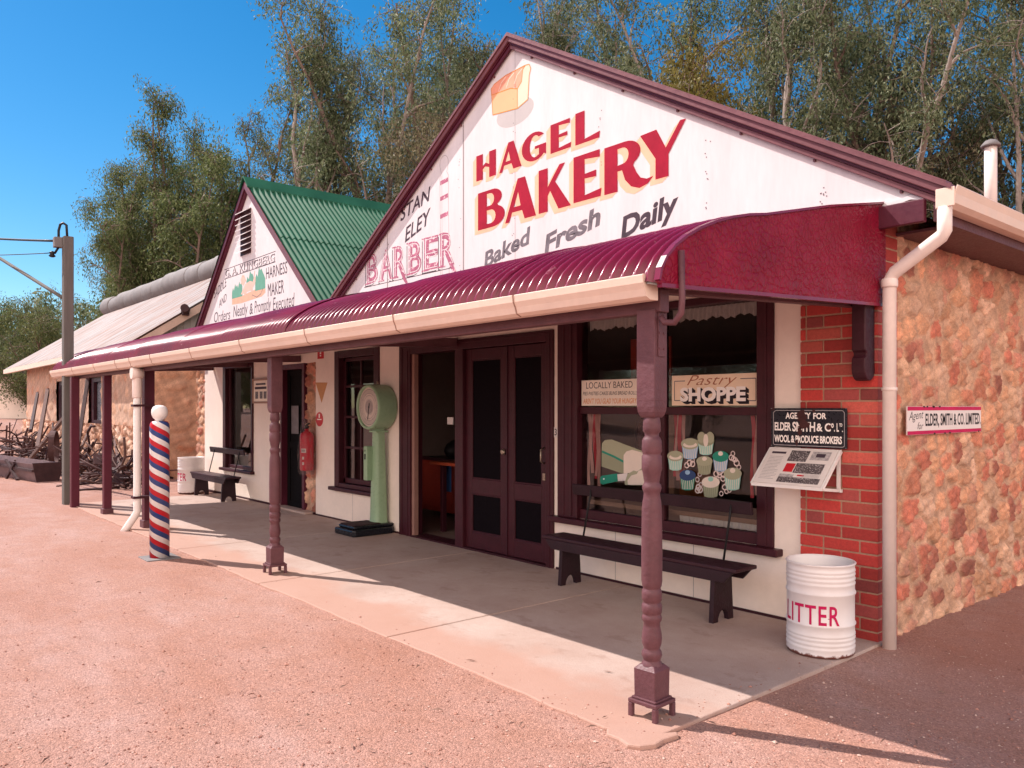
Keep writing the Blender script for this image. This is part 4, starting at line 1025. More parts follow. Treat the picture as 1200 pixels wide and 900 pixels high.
# distant white shed and red stone wall at the left edge
x, y, _ = at(-2, 42); gz = ground_z(x, y)
ws = thing('white_shed', 'small white shed with a pale iron roof at the far left edge', 'shed', (x, y, gz))
mb = MB(); mb.prism([(-1.3,0),(1.9,0),(1.9,1.95),(1.5,2.2),(-1.3,2.2)], lambda a, b, d: (a*RX + d*FX, a*RY + d*FY, b), 0, 3); mb.build('wall', M['white_wall'], ws, local=True)
mb = MB(); mb.prism([(-1.5,2.2),(1.35,2.2),(2.0,2.02),(2.05,2.12),(1.3,2.6),(-1.5,2.6)], lambda a, b, d: (a*RX + d*FX, a*RY + d*FY, b), -.2, 3.2); mb.build('roof', M['galv'], ws, local=True)
x, y, _ = at(23, 45)
rw = thing('stone_boundary_wall', 'dark red rubble wall between white shed and stone shed', 'wall', (x, y, ground_z(x, y)))
mb = MB(); rng = random.Random(6)
for i in range(8):
    for j in range(9):
        s = rng.uniform(.12, .17); a = -0.55 + i*.155 + rng.uniform(-.03,.03); b = .1 + j*.235 + rng.uniform(-.03,.03)
        mb.lathe([(s*.6,-s*.8),(s,-s*.3),(s,s*.4),(s*.5,s*.9)], (a*RX, a*RY, b), 7, smooth=False)
mb.bar((-.6*RX, -.6*RY, 0.0), (-.6*RX, -.6*RY, 0.01), .01, .01)
mb.build('wall', paint('red_rubble', (0.22, 0.07, 0.055), .9, .5, 2, .6, 6), rw, local=True)

# ================================================================== VERANDAH
ver = thing('verandah', 'long verandah with maroon bullnose iron roof on turned brown posts', 'verandah', (-6.5, -2.2, 0))
VL = -13.0
def yf(x): return 1.0 + 0.0070 * (-x)          # the front edge runs very slightly away from the facade
prof = [(0.03, 2.99), (-0.75, 2.84), (-1.45, 2.68)] + [(-1.45 + -0.93*math.sin(R(a))*1.0, 2.68 - 0.13*math.sin(R(a)) - 0.335*(1-math.cos(R(a)))) for a in range(10, 91, 10)]
def vplace(u, s, t): return (u, s * yf(u), t)
vroof = None; x = 0.0; i = 0
for wdt in (1.22, 1.45, 1.37, 1.52, 1.30, 1.52, 1.40, 1.60, 1.62):
    xa = max(VL, x - wdt - 0.05); up = 0.010 if i % 2 else 0.0
    mb = MB(); corr(mb, xa, x, [(s, t + up) for s, t in prof], vplace)
    o = mb.build('roof_sheeting', M['corr_maroon'], vroof or ver, fix=False); vroof = vroof or o
    x -= wdt; i += 1
mb = MB()
for px in np.arange(-12.8, -0.1, 0.38):
    for s, t in ((-1.5, 2.680), (-0.9, 2.815)):
        a = 0.0; mb.lathe([(0.012, 0), (.011, .004), (.004, .007)], (round(px/.076)*.076, s*yf(px), t+.012), 6)
mb.build('roof_screw', M['lett_magenta'], vroof)
for xa, xb in ((-4.4, 0.0), (-8.8, -4.4), (VL, -8.8)):
    mb = MB(); corr(mb, xa, xb, [(s*.995, t - .012) for s, t in prof], vplace); mb.build('roof_underside', M['galv_under'], vroof, fix=False)
# pressed metal end panel
pp = [(s, t - .004) for s, t in prof] + [(-2.36, 2.20), (-1.5, 2.232), (0.03, 2.298)]
mb = MB(); mb.prism(pp, lambda a, b, d: (d, a, b), 0.008, 0.026); ep = mb.build('end_panel', M['pressed'], ver)
mb = MB(); 
for (p, q) in zip(prof[:-1], prof[1:]): mb.bar((0.02, p[0], p[1]+.004), (0.02, q[0], q[1]+.004), .035, .014, up=(0, 0, 1))
mb.bar((0.017, -2.36, 2.196), (0.017, .02, 2.295), .03, .02)
mb.build('panel_trim', M['corr_maroon'], ep)
# beam, gutter
mb = MB(); mb.bar((-0.08, -2.2, 2.145), (VL+.1, -2.2*yf(VL), 2.125), 0.075, 0.12); mb.build('front_beam', M['post_brown'], ver, bevel=.006)
gp_ = [(-2.285, 2.245), (-2.285, 2.135), (-2.345, 2.135), (-2.375, 2.150), (-2.385, 2.185), (-2.40, 2.215), (-2.405, 2.252), (-2.395, 2.258), (-2.385, 2.225), (-2.365, 2.18), (-2.345, 2.15), (-2.30, 2.15), (-2.295, 2.245)]
mb = MB(); xs = [-0.055, -1.02, -2.30, -3.65, -5.0, -6.35, -7.7, -8.55, -9.2, -10.3, -11.6, VL-.15]
for a, b in zip(xs[:-1], xs[1:]):
    n = len(gp_)
    drop = lambda u: 0.0025*(u)        # falls a little to the left
    a_, b_ = a, b + 0.006
    vs = [(a_, s*yf(a_), t+drop(a_)) for s, t in gp_] + [(b_, s*yf(b_), t+drop(b_)) for s, t in gp_]
    mb.add(vs, [tuple(range(n)), tuple(range(2*n-1, n-1, -1))] + [(i, i+n, (i+1) % n + n, (i+1) % n) for i in range(n)])
for a in (-0.058, VL-.152):
    mb.prism(gp_[:8], lambda p, q, d: (d, p*yf(a), q+.0025*a), a-.004, a+.004)
vg = mb.build('gutter', M['gutter'], ver)
mb = MB()
for a in xs[1:-1]:
    o_ = [(-2.344, 2.132), (-2.377, 2.147), (-2.388, 2.184), (-2.403, 2.214), (-2.409, 2.256), (-2.402, 2.257), (-2.38, 2.19), (-2.345, 2.14)]
    mb.prism(o_, lambda p, q, d: (d, p*yf(a), q+.0025*a), a-.003, a+.006)
mb.build('gutter_joint', paint('joint_brown', (0.30, 0.17, 0.13), .6, .2, 5, 0), vg)
# rafters and ties
for x in (-0.15, -4.85, -8.9, -10.9, -12.6):
    mb = MB(); mb.bar((x, -2.15*yf(x), 2.24), (x, -0.01, 2.34), .06, .10); mb.build('tie_beam', M['post_brown'], ver, bevel=.005)
for y0_, y1_, z_ in ((-.035, -.035, 2.90), (-1.30, -1.36, 2.64)): mb = MB(); mb.bar((-0.02, y0_, z_), (-13.0, y1_, z_), .06, .08); mb.build('purlin', M['gable_white'], ver)

def sq(mb, w, z0, z1, ch0=0.0, ch1=0.0):
    mb.box(-w/2, w/2, -w/2, w/2, z0, z1)
def turned_post(x, y, h=2.10, rz=0.0):
    p = bpy.data.objects.new('post', None)
    mb = MB(); w = 0.112
    # square head with rounded lower corners (lambs-tongue stops)
    n = 6
    sec = [(0.0, .030), (.02, .046), (.05, .055), (.08, .056)]
    z0 = 1.545
    mb.box(-w/2, w/2, -w/2, w/2, z0+.085, h)
    ring = []
    for (dz, hw) in [(0.0, .040), (.012, .047), (.03, .0525), (.055, .0555), (.085, .056)]:
        r = min(hw, .056); c = .056*.62 + (hw-.04)*1.2
        c = min(hw, max(.02, c))
        ring.append([(hw, -c), (hw, c), (c, hw), (-c, hw), (-hw, c), (-hw, -c), (-c, -hw), (c, -hw)])
    vs = []; zs = [0.0, .012, .03, .055, .086]
    for rg, dz in zip(ring, zs): vs += [(a, b, z0 + dz) for a, b in rg]
    fs = [(i*8+k, i*8+(k+1) % 8, (i+1)*8+(k+1) % 8, (i+1)*8+k) for i in range(4) for k in range(8)] + [tuple(range(8))[::-1]]
    mb.add(vs, fs)
    prof = [(.040,1.546),(.044,1.53),(.046,1.50),(.046,1.475),(.038,1.465),(.036,1.45),(.044,1.44),(.051,1.425),(.052,1.37),(.047,1.36),(.046,1.352),(.052,1.345),(.053,1.28),(.048,1.262),(.044,1.24),(.040,1.215),(.040,1.205),(.048,1.195),(.050,1.18),(.046,1.165),(.042,1.155),(.044,1.13),(.049,1.105),(.052,1.07),(.0535,.95),(.0545,.82),(.054,.70),(.050,.672),(.044,.66),(.050,.65),(.052,.635),(.052,.60),(.045,.592),(.045,.585),(.052,.578),(.053,.56),(.051,.535),(.046,.528),(.049,.52),(.053,.508),(.050,.493),(.042,.482),(.044,.462),(.050,.43),(.0525,.40),(.050,.375),(.042,.352),(.041,.345),(.050,.335),(.053,.315),(.047,.297),(.043,.288),(.050,.278),(.054,.262)]
    prof = [(.0490 + (r_-.0490)*1.0, z_) for r_, z_ in prof]
    mb.lathe(prof[::-1], (0, 0, 0), 36, caps=False)
    # lower square block
    vs = [(s*.045, t*.045, .268) for s, t in ((-1,-1),(1,-1),(1,1),(-1,1))] + [(s*.066, t*.066, .246) for s, t in ((-1,-1),(1,-1),(1,1),(-1,1))] + [(s*.064, t*.064, .088) for s, t in ((-1,-1),(1,-1),(1,1),(-1,1))]
    mb.add(vs, [(0,1,2,3)] + [(a+k, a+(k+1) % 4, a+4+(k+1) % 4, a+4+k) for a in (0, 4) for k in range(4)])
    o = mb.build('post', M['post_brown'], None, bevel=.005)
    return o
def stirrup():
    mb = MB(); mb.box(-.088, .088, -.088, .088, .070, .090); mb.box(-.075, .075, -.075, .075, .0905, .102)
    for s in (-1, 1):
        for t in (-1, 1): mb.box(s*.088 if s < 0 else .062, -.062 if s < 0 else .088, t*.088 if t < 0 else .062, -.062 if t < 0 else .088, -0.005, .0695)
    return mb
p1 = turned_post(0, 0); p1.parent = ver
fb = stirrup().build('foot_bracket', M['post_brown'], p1, local=True, bevel=.004)
p1.location = Vector((-0.165, -2.2, 0)) - wloc(ver); p1.rotation_euler = (0, 0, R(4))
p2 = copy_tree(p1, ver); p2.location = Vector((-4.83, -2.2, 0)) - wloc(ver); p2.rotation_euler = (0, 0, R(-3))
mb = MB(); mb.box(.058, .064, -.03, .03, 1.86, 2.16)
for z in (1.9, 1.98, 2.06, 2.12):
    for y in (-.018, .018): mb.box(.064, .068, y-.006, y+.006, z-.006, z+.006)
mb.build('plate', M['post_brown'], p1, local=True)
mb = MB(); mb.tube([(.075, -.03, 2.06), (.10, -.03, 2.03), (.16, -.03, 2.025), (.20, -.03, 2.07), (.205, -.03, 2.14), (.20, -.03, 2.38)], .017, 10); mb.build('hook_pipe', M['post_brown'], p1, local=True)
def square_post(x, y, h, w, z0=0.0, foot=True):
    mb = MB(); mb.box(-w/2, w/2, -w/2, w/2, z0, h)
    o = mb.build('post', M['barge_dark'], None, bevel=.008); o.parent = ver; o.location = Vector((x, y, 0)) - wloc(ver)
    if foot:
        mb = MB(); mb.box(-w/2-.02, w/2+.02, -w/2-.02, w/2+.02, z0-.005, z0+.10); mb.build('foot_block', M['post_brown'], o, local=True, bevel=.008)
    return o
square_post(-8.72, -2.26, 2.10, .13); square_post(-10.55, -2.33, 2.09, .11, -0.02); square_post(-11.85, -2.50, 2.08, .12, -.09, False)
# downpipe in front of the third post
mb = MB(); X, Y = -8.60, -2.43
mb.tube([(X, Y+.03, 2.12), (X, Y, 2.02), (X, Y, .24), (X-.015, Y-.015, .19), (X-.09, Y-.09, .04), (X-.13, Y-.13, -.04)], .047, 14)
vp = mb.build('downpipe', M['white_paint'], ver)
mb = MB(); mb.tube([(X+.02, Y-.08, 2.04), (X+.02, Y+.06, 2.04)], .075, 16); mb.lathe([(.057, 0), (.06, .01), (.06, .28), (.055, .30)], (X, Y, 1.72), 16); mb.build('pipe_head', M['pipe'], vp)
mb = MB()
for z in (.42, 1.62): mb.box(X-.062, X+.062, Y-.062, Y+.2, z-.015, z+.015)
mb.build('pipe_strap', M['dark_maroon'], vp)
# timber corbel on the brick pier
mb = MB(); cp = [(-.03, 2.30), (-.17, 2.30), (-.17, 1.985), (-.145, 1.965), (-.145, 1.95), (-.17, 1.93), (-.175, 1.88)] + [(-.10 + .075*math.cos(R(a)), 1.86 + .075*math.sin(R(a))*1.1) for a in range(180, 361, 20)] + [(-.03, 1.87)]
mb.prism(cp, lambda a, b, d: (d, a, b), -.115, -.02)
mb.build('corbel', M['dark_maroon'], ver, bevel=.008)

# ================================================================== SMALL OBJECTS
def make_bench(label, loc, rz, L, group, sh=.43):
    t = thing('bench', label, 'bench', loc, rz, group); h = L/2; D = .27
    mb = MB(); mb.box(-h, h, -D/2, D/2, sh-.028, sh); mb.build('seat', M['bench_top'], t, True, bevel=.006)
    mb = MB()
    for s in (-1, 1): mb.prism([(-h+.03, sh-.029), (h-.03, sh-.029), (h-.11, sh-.115), (-h+.11, sh-.115)], lambda a, b, d: (a, d, b), s*(D/2-.028), s*(D/2-.004))
    mb.build('apron', M['bench_dark'], t, True, bevel=.004)
    for s in (-1, 1):
        w = D/2 - .03; x = s*(h-.22)
        ol = [(-w, sh-.03), (w, sh-.03), (w+.025, 0), (.065, 0)] + [(.065*math.cos(R(a)), .085*math.sin(R(a))) for a in range(20, 180, 20)] + [(-.065, 0), (-w-.025, 0)]
        mb = MB(); mb.prism(ol, lambda a, b, d: (d, a, b), x-.02, x+.02); mb.build('leg', M['bench_dark'], t, True, bevel=.004)
    mb = MB(); mb.bar((-h+.04, D/2+.09, sh+.40), (h-.10, D/2+.09, sh+.40), .026, .10, up=(0, -.18, 1)); mb.build('backrest', M['bench_dark'], t, True, bevel=.005)
    for s in (-1, 1):
        mb = MB(); mb.tube([(s*(h-.28), D/2-.03, sh-.05), (s*(h-.28), D/2+.07, sh+.35), (s*(h-.28), D/2+.085, sh+.44)], .009, 8); mb.build('back_strut', M['iron'], t, True)
    return t
make_bench('dark brown bench beneath the pastry shop window', (-1.83, -.37, 0), 0, 2.06, 'benches on the verandah')
make_bench('dark brown bench outside the saddlery window', (-11.55, -.36, 0), 0, 1.75, 'benches on the verandah', .42)

def make_drum(label, loc, rz, r, h, group, word='LITTER'):
    t = thing('litter_bin', label, 'bin', loc, rz, group)
    p = [(r-.012, 0), (r-.004, .003), (r+.002, .012), (r+.002, .022)]
    def rib(z, a=.0038, w=.011): return [(r, z-w), (r+a, z-w*.3), (r+a, z+w*.3), (r, z+w)]
    for z in (.055, .085, .115, .14): p += rib(z*h/.6)
    p += rib(.205*h/.6, .007, .013) + rib(.405*h/.6, .007, .013)
    for z in (.465, .495, .525, .55): p += rib(z*h/.6)
    p += [(r, h-.018), (r+.006, h-.012), (r+.009, h-.004), (r+.004, h), (r-.003, h), (r-.010, h-.008), (r-.010, .03), (0.001, .03)]
    mb = MB(); mb.lathe(p, (0, 0, 0), 64, caps=False); mb.build('drum', M['drum'], t, True, fix=False)
    pt = Paint(lambda a, b, l: ((r + .0012 + l)*math.cos(a/r), (r + .0012 + l)*math.sin(a/r), b))
    v, f = text2d(word, .012, 0, 1.12)
    # subdivide so the lettering follows the drum
    me = bpy.data.meshes.new('x'); me.from_pydata([(a, b, 0) for a, b in v], [], f); bm = bmesh.new(); bm.from_mesh(me)
    bmesh.ops.triangulate(bm, faces=bm.faces)
    for _ in range(2): bmesh.ops.subdivide_edges(bm, edges=[e for e in bm.edges if abs(e.verts[0].co.x - e.verts[1].co.x) > .12], cuts=1)
    bmesh.ops.triangulate(bm, faces=bm.faces); bm.verts.ensure_lookup_table()
    v = np.array([q.co[:2] for q in bm.verts]); f = [tuple(w.index for w in fc.verts) for fc in bm.faces]; bm.free(); bpy.data.meshes.remove(me)
    pt.shape(fitbox(v, -1.16*r, .66*r, .215*h/.6, .340*h/.6), f, M['lett_magenta'], .001)
    pt.build('lettering', t, True)
    return t
make_drum('white litter drum with red lettering beside the red brick pier', (-.165, -.49, 0), math.atan2(-5.43+.5, 2.52+.2) - .10, .21, .595, 'white litter drums')
make_drum('white litter drum half hidden behind the saddlery bench', (-12.75, -.36, 0), math.atan2(-5.43, 15) - 1.0, .235, .66, 'white litter drums')

# weighing machine
wm = thing('weighing_machine', 'pale green penny weighing machine with a round dial', 'weighing scale', (-6.39, -.20, 0), 0)
mb = MB()
mb.prism([(-.24,-.42),(.21,-.42),(.24,-.38),(.24,.14),(.20,.185),(-.20,.185),(-.24,.14),(-.27,-.38)], lambda a, b, d: (a, b, d), 0, .085)
mb.prism([(-.21,-.38),(.18,-.38),(.20,-.34),(.20,.18),(.16,.21),(-.17,.21),(-.21,.18),(-.24,-.34)], lambda a, b, d: (a, b, d), .0855, .125)
mb.build('base', M['black_cast'], wm, True, bevel=.02)
mb = MB(); mb.box(-.19, .16, -.36, .02, .1255, .135); mb.build('foot_plate', M['rust_dark'], wm, True, bevel=.004)
mb = MB(); cr = []
zs = [(.125,.115,.10),(.16,.105,.092),(.35,.10,.088),(.75,.088,.078),(1.20,.074,.068),(1.30,.072,.066),(1.36,.10,.09)]
vs = []; m8 = 20
for z, a, b in zs:
    for k in range(m8):
        th = 2*math.pi*k/m8; c, s = math.cos(th), math.sin(th); e = .55
        vs.append((a*math.copysign(abs(c)**e, c), .08 + b*math.copysign(abs(s)**e, s), z))
fs = [(i*m8+k, i*m8+(k+1) % m8, (i+1)*m8+(k+1) % m8, (i+1)*m8+k) for i in range(len(zs)-1) for k in range(m8)]
mb.add(vs, fs, True); mb.build('column', M['green_enamel'], wm, True)
mb = MB(); mb.box(-.088, .088, -.012, .172, 1.275, 1.30); mb.build('collar', M['green_enamel'], wm, True, bevel=.008)
def ylathe(mb, prof, c, n=48):
    """lathe about an axis parallel to y; prof (radius, y)"""
    vs = []; fs = []
    for r, y in prof:
        for k in range(n):
            a = 2*math.pi*k/n; vs.append((c[0] + r*math.cos(a), c[1] + y, c[2] + r*math.sin(a)))
    for i in range(len(prof)-1):
        for k in range(n):
            k2 = (k+1) % n; fs.append((i*n+k, (i+1)*n+k, (i+1)*n+k2, i*n+k2))
    mb.add(vs, fs, True); return mb
HC = (0, .06, 1.60)
mb = MB(); ylathe(mb, [(.252,-.115),(.252,-.142),(.262,-.150),(.282,-.145),(.289,-.125),(.29,.09),(.28,.125),(.24,.15),(.001,.16)], HC)
hd = mb.build('dial_housing', M['green_enamel'], wm, True, fix=False)
mb = MB(); ylathe(mb, [(.001,-.118),(.253,-.118)], HC); dl = mb.build('dial', M['dial'], hd, True, fix=False)
mb = MB()
for r0, r1 in ((.222,.228),(.175,.180),(.145,.149),(.098,.101)):
    ylathe(mb, [(r0,-.1195),(r1,-.1195)], HC)
for k in range(60):
    a = 2*math.pi*k/60; r0 = .185 if k % 5 else .165; c, s = math.cos(a), math.sin(a); w = .0022
    mb.add([(HC[0]+r0*c-w*s, HC[1]-.1198, HC[2]+r0*s+w*c),(HC[0]+.218*c-w*s, HC[1]-.1198, HC[2]+.218*s+w*c),(HC[0]+.218*c+w*s, HC[1]-.1198, HC[2]+.218*s-w*c),(HC[0]+r0*c+w*s, HC[1]-.1198, HC[2]+r0*s-w*c)], [(0,1,2,3)])
mb.build('dial_markings', M['lett_grey'], dl, True, fix=False)
mb = MB(); ylathe(mb, [(.001,-.1205),(.09,-.1205)], HC); mb.build('dial_centre', paint('dial_centre', (.32,.26,.25), .4, .2, 20, 0), dl, True, fix=False)
mb = MB(); mb.bar((HC[0]-.03, HC[1]-.124, HC[2]-.16), (HC[0]+.01, HC[1]-.124, HC[2]+.05), .008, .003); ylathe(mb, [(.001,-.13),(.015,-.126)], HC); mb.build('pointer', M['iron'], dl, True)
mb = MB(); mb.box(-.12, -.03, -.075, .02, .66, 1.10); cb = mb.build('coin_box', M['green_enamel'], wm, True, bevel=.012)
mb = MB(); mb.box(-.09, -.06, -.079, -.074, .93, 1.0); mb.box(-.082, -.068, -.079, -.074, 1.03, 1.055); mb.build('coin_slot', M['iron'], cb, True)
mb = MB(); mb.lathe([(.02, 1.885), (.02, 1.90), (.012, 1.91), (.014, 1.925), (.002, 1.935)], (0, .06, 0), 12); mb.build('finial', M['brass'], wm, True)

# barber pole
bp = thing('barber_pole', 'red, white and blue striped barber pole with white ball', 'barber pole', (-6.40, -2.80, ground_z(-6.4, -2.8)))
mb = MB(); mb.lathe([(.099, .012), (.099, 1.40), (.094, 1.435), (.08, 1.455), (.05, 1.462)], (0, 0, 0), 40, caps=True); mb.build('pole', M['barber'], bp, True)
mb = MB(); mb.lathe([(.045, 1.462), (.045, 1.478), (.066, 1.495), (.079, 1.525), (.082, 1.553), (.079, 1.585), (.064, 1.612), (.035, 1.628), (.002, 1.632)], (0, 0, 0), 32); mb.build('ball', M['white_paint'], bp, True)
mb = MB(); mb.box(-.17, .17, -.17, .17, -.02, .012)
mb.build('base_plate', M['galv'], bp, True, bevel=.004)

# fire extinguisher in a clear bag
fe = thing('fire_extinguisher', 'red fire extinguisher in a clear plastic bag hung on stone', 'fire extinguisher', (-8.42, -.13, .66))
mb = MB(); mb.lathe([(.06,0),(.092,.005),(.10,.03),(.10,.50),(.088,.545),(.05,.575),(.03,.585),(.03,.62)], (0,0,0), 28); fc = mb.build('cylinder', M['red_steel'], fe, True)
mb = MB(); mb.lathe([(.028,.62),(.028,.66),(.012,.67)], (0,0,0), 12); mb.bar((-.02,0,.665),(.11,-.02,.70), .025, .012); mb.bar((-.02,0,.64),(.10,-.02,.655), .025, .012); mb.tube([(-.02,0,.64),(-.10,-.02,.60),(-.115,-.03,.4),(-.11,-.03,.15)], .011, 8); mb.build('valve', M['iron'], fe, True)
ptl = Paint(lambda a, b, l: ((.1015+l)*math.cos(a), (.1015+l)*math.sin(a), b))
for (a, b, c, d, m_) in ((-1.35,-.55,.27,.33,'paper'), (-1.15,-.85,.17,.21,'paper'), (-1.15,-.85,.09,.13,'paper')):
    for k in range(6): ptl.rect(a+(b-a)*k/6, a+(b-a)*(k+1)/6, c, d, M[m_], .0)
for k in range(5): ptl.rect(-1.25+.12*k, -1.19+.12*k, .285, .315, M['lett_black'], .001)
ptl.build('label_plate', fc, True)
mb = MB(); n = 20; vs = []; rows = [(-.06,.13,.10),(.0,.145,.11),(.25,.15,.115),(.5,.14,.11),(.62,.10,.08),(.70,.09,.06),(.76,.13,.03)]
rg = random.Random(4)
for z, a, b in rows:
    for k in range(n):
        th = 2*math.pi*k/n; j = 1 + .09*math.sin(3*th + z*9) + rg.uniform(-.03,.03)
        vs.append((a*math.cos(th)*j - .02, b*math.sin(th)*j, z))
mb.add(vs, [(i*n+k, i*n+(k+1) % n, (i+1)*n+(k+1) % n, (i+1)*n+k) for i in range(len(rows)-1) for k in range(n)], True); mb.build('plastic_bag', M['bag'], fe, True)

# wall signs -----------------------------------------------------------------
def sign_thing(name, label, cat, x, y, z, group=None): return thing(name, label, cat, (x, y, z), 0, group)
def plate(x0, x1, z0, z1, y0, y1, mat, parent, name='board', bevel=.003):
    mb = MB(); mb.box(x0, x1, y0, y1, z0, z1); return mb.build(name, mat, parent, bevel=bevel)
def sign_tris(v, f): return v, f
# agency enamel sign
s = sign_thing('enamel_sign', 'black enamel wool brokers agency sign with a rust patch', 'sign', -.5, -.05, 1.3)
b = plate(-.795, -.205, 1.305, 1.592, -.056, -.044, M['enamel_black'], s)
pt = Paint(lambda a, z, l: (a, -.056 - l, z))
fr = [(-.775,1.325),(-.775,1.56),(-.755,1.575),(-.235,1.575),(-.222,1.56),(-.222,1.325),(-.235,1.318),(-.765,1.318),(-.775,1.325)]
pt.line(fr, .005, M['faint_grey'], .0006)
pt.text('AGENCY', -.675, -.475, 1.513, 1.56, M['lett_white'], .0008, .03); pt.text('FOR', -.455, -.355, 1.513, 1.558, M['lett_white'], .0008, .03)
pt.text('ELDER', -.765, -.63, 1.425, 1.487, M['lett_white'], .0008, .03, space=.95); pt.text('SMITH', -.62, -.44, 1.420, 1.492, M['lett_white'], .0008, .03, space=.95)
pt.text('& C', -.43, -.322, 1.425, 1.485, M['lett_white'], .0008, .03); pt.text('o', -.32, -.30, 1.452, 1.485, M['lett_white'], .0008, .03); pt.text('. L', -.298, -.262, 1.425, 1.485, M['lett_white'], .0008, .03); pt.text('TD', -.260, -.237, 1.462, 1.485, M['lett_white'], .0008, .03); pt.text('.', -.24, -.232, 1.425, 1.434, M['lett_white'], .0008, .04)
pt.text('WOOL & PRODUCE BROKERS', -.768, -.24, 1.338, 1.393, M['lett_white'], .0008, .035, space=.95)
rg = random.Random(9)
def blot(cx, cz, rx, rz_, mat, lift=.0014, n=22):
    pt.poly([(cx + rx*math.cos(2*math.pi*i/n)*rg.uniform(.6,1.15), cz + rz_*math.sin(2*math.pi*i/n)*rg.uniform(.6,1.15)) for i in range(n)], mat, lift)
blot(-.545, 1.53, .045, .06, M['enamel_rust']); blot(-.525, 1.475, .05, .04, M['enamel_rust'], .0016); blot(-.56, 1.42, .02, .035, M['enamel_rust'], .0016); blot(-.335, 1.458, .022, .018, M['enamel_rust']); blot(-.585, 1.34, .012, .022, M['enamel_rust']); blot(-.78, 1.585, .02, .012, M['enamel_rust'])
blot(-.45, 1.57, .014, .016, M['enamel_rust'])
pt.build('lettering', b)
mb = MB()
for x, z in ((-.79,1.587),(-.21,1.587),(-.79,1.31),(-.21,1.31)): mb.lathe([(.006,0),(.005,.004),(.001,.005)], (x, -.058, z), 8)
mb.build('screw', M['galv'], b)
# agent sign on the stone wall
s = thing('enamel_sign', 'white enamel agent sign with magenta edges on stone wall', 'sign', (.03, 1.0, 1.4))
mb = MB(); mb.box(.028, .038, .335, 1.70, 1.40, 1.605); b = mb.build('board', M['paper'], s, bevel=.002)
pt = Paint(lambda a, z, l: (.038 + l, a, z))
pt.rect(.337, 1.698, 1.575, 1.603, M['lett_magenta'], .0008); pt.rect(.337, 1.698, 1.402, 1.428, M['lett_magenta'], .0008)
pt.text('Agent', .36, .60, 1.485, 1.565, M['lett_black'], .0008, -.005, .3, warp=lambda p: (p[0], p[1] + .06*(p[0]-.36))); pt.text('for', .50, .60, 1.44, 1.49, M['lett_black'], .0008, -.005, .3)
pt.text('ELDER, SMITH & CO. LIMITED.', .635, 1.685, 1.445, 1.553, M['lett_black'], .0008, .022, space=1.0)
rg = random.Random(12)
for k in range(9): blot(rg.uniform(.34, 1.69), rg.choice([1.602, 1.404]), .02, .008, M['enamel_rust'])
pt.build('lettering', b)
# information board on a sloping lectern
s = sign_thing('information_board', 'sloping history panel with pictures on a white bracket', 'information board', -.55, -.1, 1.0)
T, Bt = (-.05, 1.285), (-.30, 1.045)            # (y, z) of the upper and lower edge
def ip(a, t, l=0):
    ny, nz = (Bt[1]-T[1]), -(Bt[0]-T[0]); q = math.hypot(ny, nz)
    return (a, T[0] + (Bt[0]-T[0])*t + l*ny/q, T[1] + (Bt[1]-T[1])*t + l*nz/q)
x0, x1 = -.79, -.265
mb = MB(); vs = [ip(a, t, l) for l in (0, .012) for a, t in ((x0,0),(x1,0),(x1,1),(x0,1))]
mb.add(vs, [(0,1,2,3),(4,7,6,5),(0,4,5,1),(1,5,6,2),(2,6,7,3),(3,7,4,0)]); b = mb.build('panel', M['paper'], s)
pt = Paint(lambda a, t, l: ip(a, t, .012 + l)); W = x1 - x0
def ir(a0, a1, t0, t1, m_, l=.0006): pt.rect(x0 + W*a0, x0 + W*a1, t1, t0, m_, l)
pale_grey = paint('print_grey', (.42,.38,.38), .6, .5, 60, 0); photo_dark = paint('print_photo', (.10,.08,.085), .6, .8, 45, 0, chips=(.5,.45,.44), chip_t=.55)
ir(.05, .27, .10, .16, M['lett_dark'])
for k in range(16): ir(.05, .05+.24*rg.uniform(.7,1), .24+k*.042, .252+k*.042, pale_grey)
ir(.34, .62, .05, .36, photo_dark); ir(.66, .93, .06, .30, pale_grey); ir(.36, .50, .42, .66, M['red_sign']); ir(.51, .92, .40, .68, photo_dark); ir(.34, .55, .72, .82, pale_grey); ir(.34, .95, .80, .95, photo_dark); ir(.60, .70, .72, .76, M['red_sign'])
ir(.73, .86, .12, .22, M['lett_dark'], .0012)
for k in range(5): ir(.67, .92, .70+k*.02, .707+k*.02, pale_grey, .0012)
pt.build('print', b)
mb = MB()
for t in (-.02, 1.02):
    a_ = ip(x0-.012, t, -.004); c_ = ip(x1+.012, t, -.004); mb.bar(a_, c_, .02, .022)
for a in (x0-.012, x1+.012): mb.bar(ip(a, -.02, -.002), ip(a, 1.02, -.002), .016, .022)
for a in (x0+.02, x1-.005):
    mb.bar((a, -.045, 1.00), (a, -.045, 1.29), .018, .022); mb.bar((a, -.045, 1.01), (a, -.29, 1.035), .018, .018)
mb.bar((x0, -.045, 1.01), (x1+.02, -.045, 1.01), .018, .022); mb.build('frame', M['white_paint'], s)
